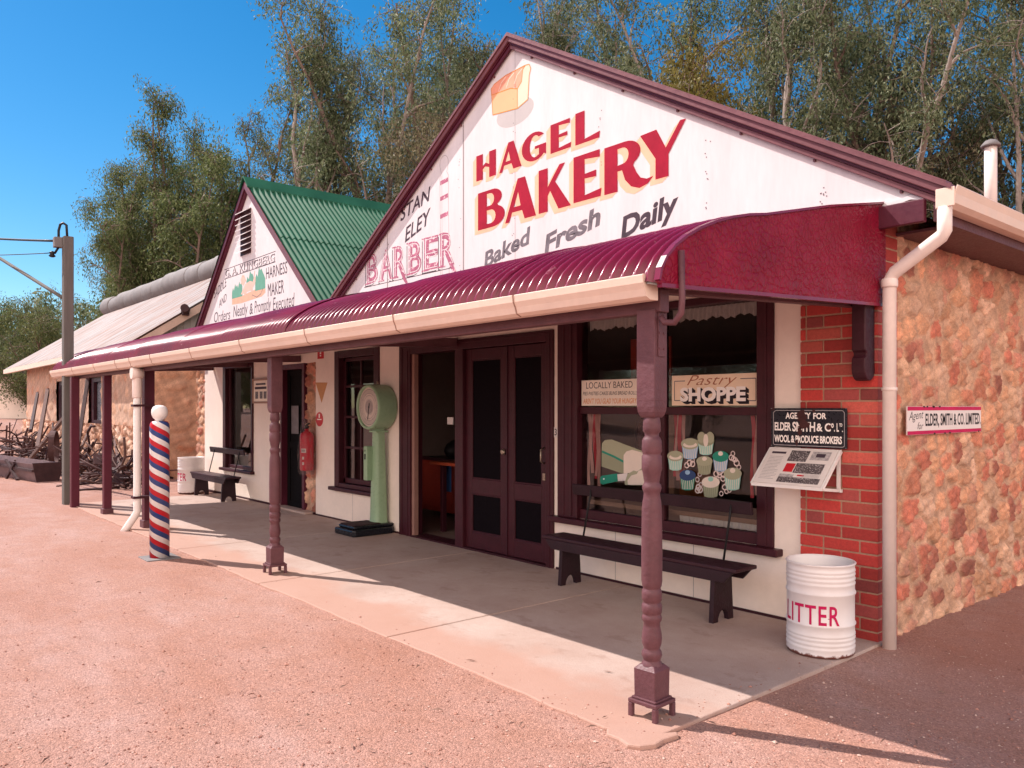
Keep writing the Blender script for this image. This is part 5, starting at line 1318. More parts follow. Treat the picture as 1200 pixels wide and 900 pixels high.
# pastry sign, baked sign in the shop window
s = sign_thing('pastry_sign', 'cream board reading Pastry Shoppe in the right hand window', 'sign', -1.4, .04, 1.6)
b = plate(-1.80, -.955, 1.612, 1.868, .030, .044, M['cream_board'], s)
pt = Paint(lambda a, z, l: (a, .030 - l, z))
pt.line([(-1.66,1.82),(-1.77,1.82),(-1.77,1.655),(-1.71,1.655)], .007, M['lett_grey'], .0006); pt.line([(-1.12,1.825),(-.98,1.825),(-.98,1.65),(-1.04,1.65)], .007, M['lett_grey'], .0006)
pt.text('Pastry', -1.64, -1.15, 1.755, 1.865, paint('lettering_copper', (.40,.15,.08), .5, .2, 9, 0), .0008, -.008, .45)
for k in range(5, 0, -1): pt.text('SHOPPE', -1.71+.006*k, -1.07+.006*k, 1.645-.0045*k, 1.765-.0045*k, M['lett_black'], .0008 + .0002*(5-k), .06)
pt.text('SHOPPE', -1.71, -1.07, 1.645, 1.765, M['lett_white'], .0024, .045)
pt.build('lettering', b)
s = sign_thing('baked_goods_sign', 'white board listing locally baked goods in left hand window', 'sign', -2.5, .04, 1.6)
b = plate(-2.885, -2.13, 1.612, 1.855, .030, .044, M['pale_board'], s)
pt = Paint(lambda a, z, l: (a, .030 - l, z))
pt.text('LOCALLY BAKED', -2.82, -2.24, 1.775, 1.835, M['lett_black'], .0008, -.005); pt.text('PIES PASTIES CAKES BUNS BREAD ROLLS', -2.865, -2.18, 1.712, 1.745, M['lett_black'], .0008, .0, .25); pt.text("AREN'T YOU GLAD YOUR HUNGRY?", -2.86, -2.18, 1.632, 1.682, M['lett_orange'], .0008, .005, .25)
pt.build('lettering', b)
# small signs on the white wall
def tiny(name, label, cat, poly, mat, y=-.004, th=.004):
    mb = MB(); mb.prism(poly, lambda a, b, d: (a, d, b), y, y + th - .001)
    o = mb.build(name, mat); return tag(o, label, cat)
tiny('fire_point_sign', 'small red square sign high on white wall under the beam', 'sign', [(-8.33,2.31),(-8.13,2.31),(-8.13,2.52),(-8.33,2.52)], M['red_sign'])
o = bpy.data.objects['fire_point_sign']; pt = Paint(lambda a, b, l: (a, -.0042 - l, b)); pt.poly([(-8.25,2.38),(-8.21,2.38),(-8.21,2.48),(-8.25,2.48)], M['lett_white'], .0006); pt.poly([(-8.25,2.345),(-8.21,2.345),(-8.21,2.365),(-8.25,2.365)], M['lett_white'], .0006); pt.build('symbol', o)
tiny('triangle_sign', 'orange triangular sign pointing down on the white wall', 'sign', [(-8.39,1.965),(-8.02,1.955),(-8.20,1.665)], M['triangle'])
tiny('round_fire_sign', 'red oval fire sign on white wall above the extinguisher', 'sign', arc(-8.27, 1.42, .115, .105, 0, 345, 23), M['red_sign'])
o = bpy.data.objects['round_fire_sign']; pt = Paint(lambda a, b, l: (a, -.0042 - l, b)); pt.rect(-8.34, -8.20, 1.41, 1.425, M['lett_white'], .0006); pt.poly([(-8.29,1.44),(-8.25,1.44),(-8.25,1.50),(-8.29,1.50)], M['lett_white'], .0006); pt.build('symbol', o)
s = sign_thing('framed_notice', 'small framed notice beside the saddlery window', 'sign', -10.4, -.02, 1.7)
b = plate(-10.66, -10.06, 1.69, 2.05, -.02, -.004, M['pale_board'], s); mb = MB(); frame_box(mb, -10.69, -10.03, 1.66, 2.08, .035, -.03, -.003); mb.build('frame', paint('frame_pine', (.30,.15,.09), .5, .2, 6, 0), s)
pt = Paint(lambda a, z, l: (a, -.02 - l, z)); pt.rect(-10.60, -10.12, 1.90, 1.94, M['lett_dark'], .0006); pt.rect(-10.56, -10.16, 1.97, 2.0, M['lett_dark'], .0006)
for a in (-10.58, -10.40, -10.24): pt.rect(a, a+.12, 1.74, 1.86, photo_dark, .0006)
pt.build('print', b)
s = sign_thing('house_number', 'tiny white number plate beside the double doors', 'number plate', -3.2, -.01, 1.33)
b = plate(-3.226, -3.176, 1.30, 1.40, -.034, -.026, M['paper'], s, bevel=0); b.location = b.location + Vector((0.0, .024, 0)); pt = Paint(lambda a, z, l: (a, -.0102 - l, z)); pt.text('3', -3.218, -3.186, 1.32, 1.385, M['lett_black'], .0008, .01); pt.build('numeral', b)

# ------------------------------------------------------------------ window displays
def onp(u, v, y):
    r = (u - 600) / FPX; dx = RX*r + FX; dy = RY*r + FY; t = (y - CAM[1]) / dy
    return (CAM[0] + dx*t, 1.6 + (HZ - v)/FPX*t)
def zc(a, b): return onp(670 + a/5.217, 470 + b/5.217, .047)
def zpoly(l): return [zc(a, b) for a, b in l]
wp = thing('window_painting', 'painted cluster of eight cupcakes on the right window pane', 'window painting', (-1.35, .047, 1.1))
pt = Paint(lambda a, b, l: (a, .0470 - l, b)); rg = random.Random(17)
for cx, cy in ((720,375),(700,390),(745,385),(775,530),(790,505),(765,550),(930,530),(945,555),(915,560),(960,540),(995,350),(1010,375),(975,340),(1025,400),(985,320),(900,455),(890,480),(770,480),(780,450),(920,480),(905,430),(740,365),(790,545),(880,440),(925,455),(1000,360),(950,510)):
    x, z = zc(cx + rg.uniform(-6,6), cy + rg.uniform(-6,6)); r0 = rg.uniform(.020, .030)
    pt.poly([arc(x, z, r0, r0, 0, 345, 15), arc(x, z, r0*.62, r0*.62, 0, 345, 15)], M['doily'], .0004 + rg.uniform(0, .0008))
pt.build('doily', wp)
cups = [(635,290,425,50,'st_olive','st_cream','st_aqua'),(725,212,355,55,'st_olive','st_cream','st_blue'),(822,200,330,52,'st_olive2','st_cream','st_aqua'),(913,290,430,50,'st_green','st_cream','st_blue'),(815,325,450,50,'st_olive','st_cream','st_olive2'),(988,390,545,55,'st_olive','st_cream','st_aqua'),(713,405,545,50,'st_navy','st_blue','st_green'),(855,445,590,55,'st_cream','st_aqua','st_olive2')]
lift = .002
for i, (cx, ty, by, w, ct, cd, cb_) in enumerate(cups):
    pt = Paint(lambda a, b, l: (a, .0470 - l, b)); h = by - ty; my = ty + h*.40
    pt.poly(zpoly([(cx-w*.92, my), (cx+w*.92, my)] + [(cx+w*.72, by-8), (cx+w*.3, by), (cx-w*.3, by), (cx-w*.72, by-8)]), M[cb_], lift)
    for k in range(-3, 4): pt.line(zpoly([(cx + k*w*.24, my+10), (cx + k*w*.19, by-6)]), .006, M['st_cream' if cb_ != 'st_olive2' else 'st_olive'], lift + .0003)
    pt.poly(zpoly(arc(cx, my-8, w, -h*.24, 0, 345, 23)), M[ct], lift + .0006)
    if i in (0, 1):
        pt.poly(zpoly(arc(cx, my-2, w*.78, -h*.12, 0, 345, 23)), M[cd], lift + .0008); pt.poly(zpoly(arc(cx, my-18, w*.6, -h*.14, 0, 345, 23)), M[ct], lift + .001)
    elif i == 2:
        for s_ in (-1, 1): pt.poly(zpoly(arc(cx + s_*26, ty+22, 25, -34, 0, 345, 19)), M['st_olive'], lift + .0009)
        pt.poly(zpoly(arc(cx, ty+40, 15, -40, 0, 345, 15)), M[cd], lift + .0012)
    else: pt.poly(zpoly(arc(cx, my-h*.18, w*.30, -h*.10, 0, 345, 15)), M[cd], lift + .0010)
    pt.build('cupcake', wp); lift += .0014
wb = thing('window_painting', 'painted sandwich loaf and green handled knife on left pane', 'window painting', (-2.5, .047, 1.1))
pt = Paint(lambda a, b, l: (a, .0470 - l, b))
pt.poly(zpoly([(183,300),(186,258),(205,238),(245,235),(440,308),(440,345),(325,372)]), M['st_olive'], .001)
pt.poly(zpoly([(183,300),(325,372),(325,442),(300,440),(183,400)]), M['st_olive2'], .0012); pt.line(zpoly([(186,308),(260,340),(325,375)]), .02, M['st_green'], .0016)
pt.poly(zpoly([(318,330),(335,308),(370,298),(450,320),(450,432),(318,442)]), M['st_cream'], .002); pt.build('loaf', wb)
pt = Paint(lambda a, b, l: (a, .0470 - l, b))
pt.poly(zpoly([(328,512),(322,480),(345,445),(380,424),(400,430),(450,398),(450,515)]), M['st_olive'], .003); pt.poly(zpoly([(345,512),(342,485),(365,455),(400,445),(410,425),(450,420),(450,512)]), M['st_cream'], .0034); pt.build('slice', wb)
pt = Paint(lambda a, b, l: (a, .0470 - l, b))
pt.poly(zpoly([(280,447),(345,440),(330,486),(282,490)]), M['paper'], .004); pt.poly(zpoly([(174,470),(185,456),(280,442),(284,490),(190,510),(176,500)]), M['st_green'], .0044); pt.poly(zpoly(arc(198, 476, 5, 5, 0, 330, 11)), M['lett_white'], .0048); pt.build('knife', wb)

def ribbons(label, spans, y, seed):
    rg = random.Random(seed); t = thing('ribbon_curtain', label, 'curtain', (spans[0][0], y, 1.53), 0, 'ribbon streamers in the shop window')
    k = 0
    for (x0, x1, mats, zb) in spans:
        n = max(2, int((x1-x0)/.03))
        for i in range(n):
            mb = MB(); x = x0 + (x1-x0)*(i+.5)/n; L = rg.uniform(zb-.12, zb+.08); w = rg.uniform(.02,.034); vs = []
            for j in range(9):
                f = j/8; z = 1.532 - (1.532-L)*f; o = .008*math.sin(f*7+i); vs += [(x-w/2+o, y+.012*math.sin(i*2+f*4)+.004*k, z), (x+w/2+o, y+.012*math.sin(i*2+f*4+1)+.004*k+.01, z)]
            mb.add(vs, [(j*2, j*2+1, j*2+3, j*2+2) for j in range(8)]); mb.build('ribbon', M[mats[i % len(mats)]], t, fix=False); k = (k+1) % 3
    return t
ribbons('pink ribbon streamers at the left edge of the shop window', [(-2.89,-2.72,('ribbon_pink','ribbon_pink','ribbon_red'),.93)], .12, 1)
ribbons('red and pink ribbon streamers at the middle of the shop window', [(-2.03,-1.95,('ribbon_red',),.95),(-1.86,-1.74,('ribbon_red','ribbon_pink'),.95)], .12, 2)
ribbons('red and pink ribbon streamers at the right edge of shop window', [(-1.09,-0.95,('ribbon_red','ribbon_pink','ribbon_pink'),.95)], .12, 3)
def valance(label, x0, x1, drop=.10):
    mb = MB(); n = int((x1-x0)/.008); vs = []
    for i in range(n+1):
        x = x0 + (x1-x0)*i/n; ph = x*2*math.pi/.045 + .8*math.sin(x*17)
        y = .13 + .012*math.sin(ph); d = drop + .012*math.sin(x*2*math.pi/.09) + .01*math.sin(x*23)
        vs += [(x, y, 2.44), (x, y + .004*math.sin(ph*2), 2.36), (x, y*1.0+.006*math.sin(ph+1), 2.44-d)]
    mb.add(vs, [(i*3+k, (i+1)*3+k, (i+1)*3+k+1, i*3+k+1) for i in range(n) for k in range(2)], True)
    tag(mb.build('lace_valance', M['lace'], fix=False), label, 'curtain', 'lace valances in the shop window')
valance('gathered white lace valance above the Locally Baked board', -2.88, -1.97); valance('gathered white lace valance above the Pastry Shoppe board', -1.86, -.96)
mb = MB(); mb.box(-2.50, -2.02, .30, .32, 1.72, 2.24); tag(mb.build('poster', M['poster_red'], bevel=.003), 'faded dark red poster inside the upper left shop window', 'poster')
# brown cafe chair with an oval back, seen through the window
ch = thing('chair', 'orange brown panelled chair standing inside the left window', 'chair', (-2.45, 1.1, 0))
mb = MB(); mb.box(-.28, .28, -.02, .02, .35, .98); mb.build('back_panel', paint('chair_orange', (.42,.13,.04), .4, .2, 4, 0), ch, True, bevel=.02)
mb = MB(); mb.box(-.25, .25, -.45, .0, .42, .47); mb.build('seat', M['table_red'], ch, True, bevel=.01)
for sx in (-.22, .22):
    for sy in (-.42, -.01): mb = MB(); mb.bar((sx, sy, 0), (sx, sy, .42), .04, .04); mb.build('leg', M['table_red'], ch, True)
mb = MB(); mb.box(-2.20, -2.08, .42, .50, .70, 1.53); tag(mb.build('display_post', M['shelf_wood'], bevel=.004), 'pale timber post inside the left shop window', 'post')
# oval mirror leaning inside the window
om = thing('oval_mirror', 'dark oval framed mirror inside the lower left window', 'mirror', (-2.52, .6, .70))
mb = MB(); mb.add([(p, .02*q, q+.5) for p, q in arc(0, .10, .17, .33, 0, 345, 23)], [tuple(range(24))]); mb.build('glass', paint('mirror_dark', (.10,.035,.04), .25, .2, 4, 0), om, True)
mb = MB(); pts = [(p, .02*q - .005, q+.5) for p, q in arc(0, .10, .17, .33, 0, 360, 24)]; mb.tube(pts, .014, 6); mb.bar((0,0,0),(0,0,.28), .04, .03); mb.build('frame', M['dark_maroon'], om, True)
# tea cloth stripes / lower café curtain under the shelf
mb = MB(); n = 60; vs = []
for i in range(n+1):
    x = -1.85 + .88*i/n; y = .20 + .012*math.sin(i*1.3); vs += [(x, y, .66), (x, y+.01, .60)]
mb.add(vs, [(i*2, i*2+2, i*2+3, i*2+1) for i in range(n)], True); tag(mb.build('shelf_cloth', M['lace'], fix=False), 'narrow pale cloth edging hanging from the window display shelf', 'cloth')
# things seen through the open doorway
tb = thing('table', 'red topped shop table just inside the open doorway', 'table', (-5.45, .60, 0))
mb = MB(); mb.box(-.58, .75, -.18, .35, .86, .90); mb.build('tabletop', M['table_red'], tb, True, bevel=.006)
for sx, sy in ((-.38,-.10),(-.38,.28),(.66,-.10),(.66,.28)): mb = MB(); mb.bar((sx, sy, 0), (sx, sy, .86), .06, .06); mb.build('leg', M['dark_maroon'], tb, True, bevel=.004)
mb = MB(); mb.box(-.20, -.02, .0, .02, .50, .87); tag(mb.build('apron_cloth', M['cloth_blue'], loc=(-5.83, .62, 0)), 'dark blue cloth hanging at the end of the red table', 'cloth')
cb2 = thing('cabinet', 'dark red cabinet standing in the shop behind the table', 'cabinet', (-6.75, 1.55, 0))
mb = MB(); mb.box(-.7, .9, -.3, .3, 0.08, .82); mb.build('carcass', M['cab_red'], cb2, True, bevel=.01)
mb = MB(); mb.box(-.75, .95, -.34, .32, .82, .86); mb.build('top', M['dark_maroon'], cb2, True)
mb = MB(); mb.box(-.66, .08, -.315, -.302, .14, .78); mb.box(.13, .86, -.315, -.302, .14, .78); mb.build('door', M['cab_red'], cb2, True, bevel=.008)
mb = MB(); mb.lathe([(.02,0),(.16,.02),(.19,.10),(.15,.2),(.05,.26)], (0,0,0), 18); mb.tube([(.12,0,.2),(.2,0,.34),(.1,0,.46),(-.05,0,.44)], .02, 6); o = mb.build('kettle', M['iron'], loc=(-6.9, 1.5, .86)); tag(o, 'dark kettle with a hooped handle on the red cabinet', 'kettle')
mb = MB(); mb.lathe([(.10,0),(.10,.22),(.06,.28),(.04,.34)], (0,0,0), 16); tag(mb.build('jar', paint('jar_grey', (.3,.28,.28), .3, .2, 5, 0), loc=(-6.45, 1.45, .86)), 'pale grey jar on the red cabinet inside the doorway', 'jar')
wreath = MB(); wreath.tube([(.2*math.cos(R(a)), 0, .2*math.sin(R(a))) for a in range(0, 361, 15)], .09, 8, caps=False); tag(wreath.build('wreath', M['iron'], loc=(-9.0+1.2, 3.9, 2.35)), 'round dark wreath on the back wall of the shop', 'wreath')
mb = MB(); mb.box(-.06, .06, -.006, .006, -.045, .045); tag(mb.build('price_card', M['paper'], loc=(-5.47, .35, 1.43), bevel=.002), 'small white card inside the open doorway', 'card')
mb = MB(); mb.box(-.5, .5, 0, .05, 0, 1.2); tag(mb.build('picture_board', M['dark_maroon'], loc=(-7.0, 4.1, 1.2)), 'dark framed board on the shop back wall', 'picture')

# ------------------------------------------------------------------ power pole and wires
pw = thing('power_pole', 'weathered grey timber power pole behind the verandah end', 'power pole', (-12.35, -2.50, -.05))
mb = MB(); mb.prism([(-.085,-.075),(.085,-.075),(.085,.075),(-.085,.075)], lambda a, b, d: (a, b, d), -.2, 4.48); mb.build('pole', M['pole_grey'], pw, True, bevel=.015)
mb = MB(); mb.tube([(-.08,-.12,4.30),(-.08,-.12,4.58),(-.06,-.10,4.68),(0,-.07,4.70),(.05,-.03,4.66),(.06,-.02,4.45)], .02, 8); mb.build('conduit_loop', M['iron'], pw, True)
mb = MB(); mb.box(-.17, -.04, -.19, -.06, 4.30, 4.47); mb.build('junction_box', M['galv'], pw, True, bevel=.01)
mb = MB(); mb.lathe([(.03,0),(.055,.02),(.03,.05),(.05,.07),(.02,.10)], (-.16,-.20,4.14), 12); mb.tube([(-.1,-.12,4.3),(-.14,-.17,4.2)], .018, 6); mb.build('insulator', M['iron'], pw, True)
pole2 = at(-120, 20.0); p0 = (-12.45, -2.63, 4.36)
q = copy_tree(pw); q.scale = (1.2, 1.2, 1.6); q.location = (pole2[0], pole2[1], -.05); q['label'] = 'second grey timber pole just beyond the left edge of view'
def span(a, b, sag, n=14): return [tuple(a[i] + (b[i]-a[i])*k/n - (sag*4*(k/n)*(1-k/n) if i == 2 else 0) for i in range(3)) for k in range(n+1)]
mb = MB(); mb.tube(span(p0, (pole2[0], pole2[1], 6.06), .05), .020, 6); tag(mb.build('overhead_cable', M['iron'], fix=False), 'thick dark cable running left from the top of the pole', 'cable')
mb = MB(); mb.tube(span((-12.5, -2.7, 4.16), (pole2[0], pole2[1], 5.46), .05), .008, 6); tag(mb.build('overhead_cable', M['iron'], fix=False), 'thin dark wire running left from the pole insulator', 'cable')
mb = MB(); mb.tube(span((-12.43, -2.56, 3.42), (pole2[0], pole2[1], 6.95), .0), .034, 6); tag(mb.build('stay_bar', M['pole_grey'], fix=False), 'grey stay bar slanting up and left from the pole', 'stay')

# ------------------------------------------------------------------ farm scrap in front of the shed
wh = thing('iron_wheel', 'rusty iron wheel rim standing in the farm scrap', 'wheel', (-19.2, -1.45, .22), R(70))
mb = MB(); rr = .40
for r0, w in ((.40, .12),): 
    vs = []; n = 36
    for k in range(n):
        a = 2*math.pi*k/n
        for (r, x) in ((r0-.012,-w/2),(r0+.012,-w/2),(r0+.012,w/2),(r0-.012,w/2)): vs.append((x, r*math.cos(a), rr + r*math.sin(a)))
    mb.add(vs, [(k*4+j, ((k+1) % n)*4+j, ((k+1) % n)*4+(j+1) % 4, k*4+(j+1) % 4) for k in range(n) for j in range(4)], False)
mb.build('rim', M['rust'], wh, True)
tr = thing('metal_trough', 'long rusty metal trough lying in front of the scrap', 'trough', (-17.1, -1.95, -.02), R(8))
mb = MB(); sec = [(-.22, 0), (.22, 0), (.30, .40), (.28, .40), (.20, .02), (-.20, .02), (-.28, .40), (-.30, .40)]
mb.prism(sec, lambda a, b, d: (d, a, b), -6.5, 0); mb.build('body', paint('trough_metal', (0.16, 0.10, 0.105), .6, .35, 4, .2, 30), tr, True)
mb = MB(); mb.prism([(-.22,0),(.22,0),(.30,.42),(-.30,.42)], lambda a, b, d: (d, a, b), -.03, .02); mb.build('end_plate', M['rust_dark'], tr, True)
mb = MB(); mb.bar((-3.4,-.32,.30),(.1,-.32,.26), .05,.05); mb.bar((-1.6,-.34,.42),(-.75,-.36,.02), .05,.06); mb.bar((-1.0,-.34,.38),(-1.5,-.36,.02), .05,.06); mb.build('bracing', M['rust_dark'], tr, True)
def lean(label, a, b, w, mat='timber_old', name='timber_post', cat='timber'):
    mb = MB(); a = Vector(a); b = Vector(b); mb.bar(a - a, b - a, w, w*.8, up=(0, 1, .2)); tag(mb.build(name, M[mat], loc=a, bevel=.008), label, cat, 'old timbers leaning in the scrap')
def gp(u, v, y): 
    x, z = onp(u, v, y); return (x, y, z)
lean('shorter dark timber leaning at the shed left of window', gp(36, 505, -1.2), gp(44, 461, -.30), .10, 'rust_dark')
lean('taller grey timber leaning at the shed left of window', gp(44, 525, -1.3), gp(56, 457, -.32), .12)
lean('dark timber leaning behind the power pole', gp(88, 545, -1.2), gp(103, 444, -.35), .11, 'rust_dark')
lean('long thin timber slanting up across the scrap heap', gp(34, 539, -1.6), gp(78, 486, -.9), .09)
lean('short forked stick leaning by the shed base wall', gp(142, 556, -.9), gp(133, 512, -.35), .06)
lean('thin grey pole leaning left of first verandah post', gp(94, 528, -1.0), gp(107, 498, -.35), .06)
pl = thing('old_plough', 'rusty plough frame with upright levers at the far left', 'plough', gp(8, 545, -1.3))
mb = MB(); rg = random.Random(3)
mb.bar((-1.5,0,.55),(.6,0,.50), .10,.10); mb.bar((-1.5,.3,.5),(.5,.3,.45), .09,.09); mb.bar((-1.2,0,.5),(-1.2,.3,.5), .08,.08); mb.bar((.3,0,.5),(.3,.3,.5), .08,.08); mb.build('frame', M['rust_dark'], pl, True)
for x, h, dx in ((-.9,1.25,.05),(-.2,1.35,-.08),(.15,.95,.12)): mb = MB(); mb.bar((x,.1,.5),(x+dx,.12,h), .04,.03); mb.build('lever', M['rust'], pl, True)
mb = MB(); 
for x in (-1.1,-.5,.1): mb.bar((x,.15,.5),(x-.1,.1,.0), .06,.05); mb.bar((x-.1,.1,.05),(x+.2,-.05,.12), .14,.02)
mb.build('tine', M['rust'], pl, True)
def scrap():
    rg = random.Random(77); mb = MB()
    def rod(c, sx, sz):
        p = [Vector(c)]
        a = rg.uniform(0, 6.28); el = rg.uniform(-.5, .9); d = Vector((math.cos(a)*math.cos(el), math.sin(a)*math.cos(el)*.6, math.sin(el)))
        n = rg.randint(2, 5); L = rg.uniform(.3, 1.3)/n
        for k in range(n):
            d = (d + Vector((rg.uniform(-.4,.4), rg.uniform(-.4,.4), rg.uniform(-.4,.3)))).normalized(); q = p[-1] + d*L; q.z = max(.0, min(q.z, 1.15)); p.append(q)
        mb.cur = rg.choice((0, 0, 1, 1, 2)); mb.tube(p, rg.uniform(.008, .03), 5)
    for k in range(330):
        u = rg.uniform(28, 158); y = rg.uniform(-1.25, -.45); x, _ = onp(u, 500, y)
        top = .62 if u < 120 else .30
        rod((x, y, rg.uniform(0, top)*rg.random()**.5), 1, 1)
    for k in range(60):
        u = rg.uniform(-20, 40); y = rg.uniform(-1.3, -.5); x, _ = onp(u, 500, y); rod((x, y, rg.uniform(.1, .6)), 1, 1)
    for k in range(50):
        u = rg.uniform(20, 150); y = rg.uniform(-1.3, -.5); x, _ = onp(u, 500, y); s = rg.uniform(.08,.22); z = rg.uniform(.05,.45); mb.cur = rg.choice((0,1))
        a = rg.uniform(0, 3); mb.bar((x-s*math.cos(a), y-s*math.sin(a)*.5, z), (x+s*math.cos(a), y+s*math.sin(a)*.5, z+rg.uniform(-.1,.2)), rg.uniform(.06,.2), .02, up=(rg.uniform(-1,1), rg.uniform(-1,1), 1))
    tag(mb.build('scrap_heap', [M['rust'], M['rust_dark'], M['timber_old']], fix=False), 'tangled heap of rusty rods and sticks against the shed wall', 'scrap', kind='stuff')
scrap()

# ------------------------------------------------------------------ trees
def gum(seed, H, stems, spread, start, nbr, ntw, leaves, tw_len, leaf_mat, bark, up=0.55, droop=0.5, leafL=(.16,.30), clump=.30, lean=.12, r0=.16):
    """one gum tree: trunk with limbs, crown of separate hanging leaves"""
    rng = np.random.default_rng(seed); tr = MB(); tw = []
    def path(p, d, L, n, wob, trop):
        pts = [np.array(p, float)]; d = np.array(d, float); d /= np.linalg.norm(d)
        for i in range(n):
            d = d + rng.normal(0, wob, 3) + np.array([0, 0, trop]); d /= np.linalg.norm(d); pts.append(pts[-1] + d*L/n)
        return pts
    for s in range(stems):
        a = rng.uniform(0, 6.28); ln = lean*rng.uniform(.4, 1.4) if stems > 1 else lean*.5
        Hs = H*rng.uniform(.82, 1.0)
        main = path((rng.normal(0,.15), rng.normal(0,.15), -.2), (math.cos(a)*ln, math.sin(a)*ln, 1), Hs*.93, 14, .07, .03)
        rs = r0*Hs/16*rng.uniform(.8,1.2); tr.tube(main, [rs*(1 - .88*i/14) for i in range(15)], 7, caps=False)
        for b in range(nbr):
            f = start + (1-start)*((b + rng.uniform(0,1))/nbr); k = min(13, int(f*14)); base = main[k] + (main[k+1]-main[k])*(f*14-k if f*14-k < 1 else .5)
            a = rng.uniform(0, 6.28); e = up*rng.uniform(.5, 1.6); L = spread*rng.uniform(.55, 1.15)*(1.12 - .72*max(0, (f-.45))/.55)
            br = path(base, (math.cos(a), math.sin(a), e*1.6), L, 7, .16, .04); rb = rs*(1-.85*f)*.55 + .018
            tr.tube(br, [rb*(1-.8*i/7) for i in range(8)], 5, caps=False)
            for t in range(ntw):
                g = rng.uniform(.30, 1.0); kk = min(6, int(g*7)); q = br[kk] + (br[kk+1]-br[kk])*(g*7-kk)
                d = rng.normal(0, 1, 3); d[2] = abs(d[2])*.6 + .15
                tp = path(q, d, tw_len*rng.uniform(.5, 1.3), 4, .25, -droop*.25); tr.tube(tp, [.017, .013, .010, .007, .005], 3, caps=False); tw.append(tp)
        tw.append(main[-4:]+[main[-1]+np.array([0,0,.3])])
    trunk = tr
    # leaves
    C = []; 
    for tp in tw:
        n = max(3, int(leaves*rng.uniform(.35, 1.5))); tp = np.array(tp)
        i = rng.uniform(.6, len(tp)-1.001, n); k = i.astype(int); c = tp[k] + (tp[k+1]-tp[k])*(i-k)[:, None]
        ns = max(2, n//24); sc_ = tp[0] + 0*tp[:1]; j = rng.uniform(.5, len(tp)-1.001, ns); kj = j.astype(int); sc_ = tp[kj] + (tp[kj+1]-tp[kj])*(j-kj)[:, None] + rng.normal(0, clump*.55, (ns, 3)); w_ = rng.integers(0, ns, n)
        off = rng.normal(0, .06 + clump*.22, (n, 3)); off[:, 2] -= rng.uniform(0, 1, n)*clump*1.6; C.append(sc_[w_] + off)
    C = np.concatenate(C); n = len(C)
    L = rng.uniform(*leafL, n); W = L*rng.uniform(.22, .38, n)
    d = rng.normal(0, .55, (n, 3)); d[:, 2] -= .9; d /= np.linalg.norm(d, axis=1)[:, None]
    s = np.cross(d, rng.normal(0, 1, (n, 3))); s /= np.linalg.norm(s, axis=1)[:, None]
    V = np.stack([C, C + d*(L*.45)[:, None] + s*W[:, None]*.5, C + d*L[:, None] + np.cross(d, s)*(L*.08)[:, None], C + d*(L*.45)[:, None] - s*W[:, None]*.5], 1).reshape(-1, 3)
    me = bpy.data.meshes.new('crown'); me.vertices.add(4*n); me.vertices.foreach_set('co', V.astype(np.float32).ravel())
    me.loops.add(4*n); me.loops.foreach_set('vertex_index', np.arange(4*n)); me.polygons.add(n); me.polygons.foreach_set('loop_start', np.arange(0, 4*n, 4)); me.polygons.foreach_set('loop_total', np.full(n, 4)); me.update(); me.validate()
    return trunk, me, leaf_mat, bark
PROTO = {}
def proto(key, name, **kw):
    tr, me, lm, bk = gum(**kw)
    tm = bpy.data.meshes.new('trunk'); tm.from_pydata(tr.v, [], tr.f); tm.polygons.foreach_set('use_smooth', [True]*len(tr.f)); tm.update(); tm.materials.append(bk)
    me.materials.append(lm); PROTO[key] = (name, tm, me)
proto('tall', 'gum_tree', seed=1, H=17, stems=2, spread=2.7, start=.22, nbr=16, ntw=7, leaves=120, tw_len=1.1, leafL=(.09,.18), r0=.2, leaf_mat=M['leaf_grey'], bark=M['bark'], up=.7)
proto('tall_b', 'gum_tree', seed=2, H=17, stems=3, spread=2.1, start=.22, nbr=12, ntw=6, leaves=115, tw_len=1.0, leafL=(.09,.18), r0=.19, leaf_mat=M['leaf_grey'], bark=M['bark'], up=.8)
proto('sparse', 'gum_tree', seed=3, H=17, stems=3, spread=3.0, start=.28, nbr=12, ntw=6, leaves=105, leafL=(.09,.18), r0=.15, tw_len=1.1, leaf_mat=M['leaf_grey'], bark=M['bark_pale'], up=.9, lean=.2)
proto('green', 'gum_tree', seed=4, H=12, stems=4, spread=1.5, start=.08, nbr=14, ntw=6, leaves=125, leafL=(.08,.15), tw_len=.8, leaf_mat=M['leaf_green'], bark=M['bark'], up=1.1, clump=.28, lean=.16, r0=.17)
proto('brown', 'gum_tree', seed=5, H=11, stems=3, spread=2.8, start=.08, nbr=16, ntw=7, leaves=120, leafL=(.08,.16), tw_len=1.2, leaf_mat=M['leaf_brown'], bark=M['bark'], up=.6, clump=.34)
proto('yellow', 'gum_tree', seed=6, H=11, stems=2, spread=1.8, start=.25, nbr=13, ntw=7, leaves=90, leafL=(.08,.16), tw_len=.8, leaf_mat=M['leaf_yellow'], bark=M['bark'], up=.6, clump=.26)
proto('bush', 'gum_tree', seed=7, H=7.5, stems=4, spread=3.0, start=.06, nbr=11, ntw=8, leaves=95, leafL=(.09,.18), tw_len=1.1, leaf_mat=M['leaf_green'], bark=M['bark'], up=.45, lean=.4, clump=.34)
def plant(key, u, d, top_v, label, rz, wide=1.0):
    """a tree standing d metres into the view, as tall as the photo shows it"""
    name, tm, cm = PROTO[key]; x, y, _ = at(u, d); z0 = ground_z(x, y)
    h = 1.6 + (HZ - top_v)/FPX*d - z0; Hp = max(v.co.z for v in cm.vertices) if key not in HT else HT[key]; HT[key] = Hp
    s = h/Hp; t = thing(name, label, 'tree', (x, y, z0), rz, 'gum trees behind the shops'); t.scale = (s*wide, s*wide, s)
    for nm, me in (('trunk', tm), ('crown', cm)):
        o = bpy.data.objects.new(nm, me); COL.objects.link(o); o.parent = t
HT = {}
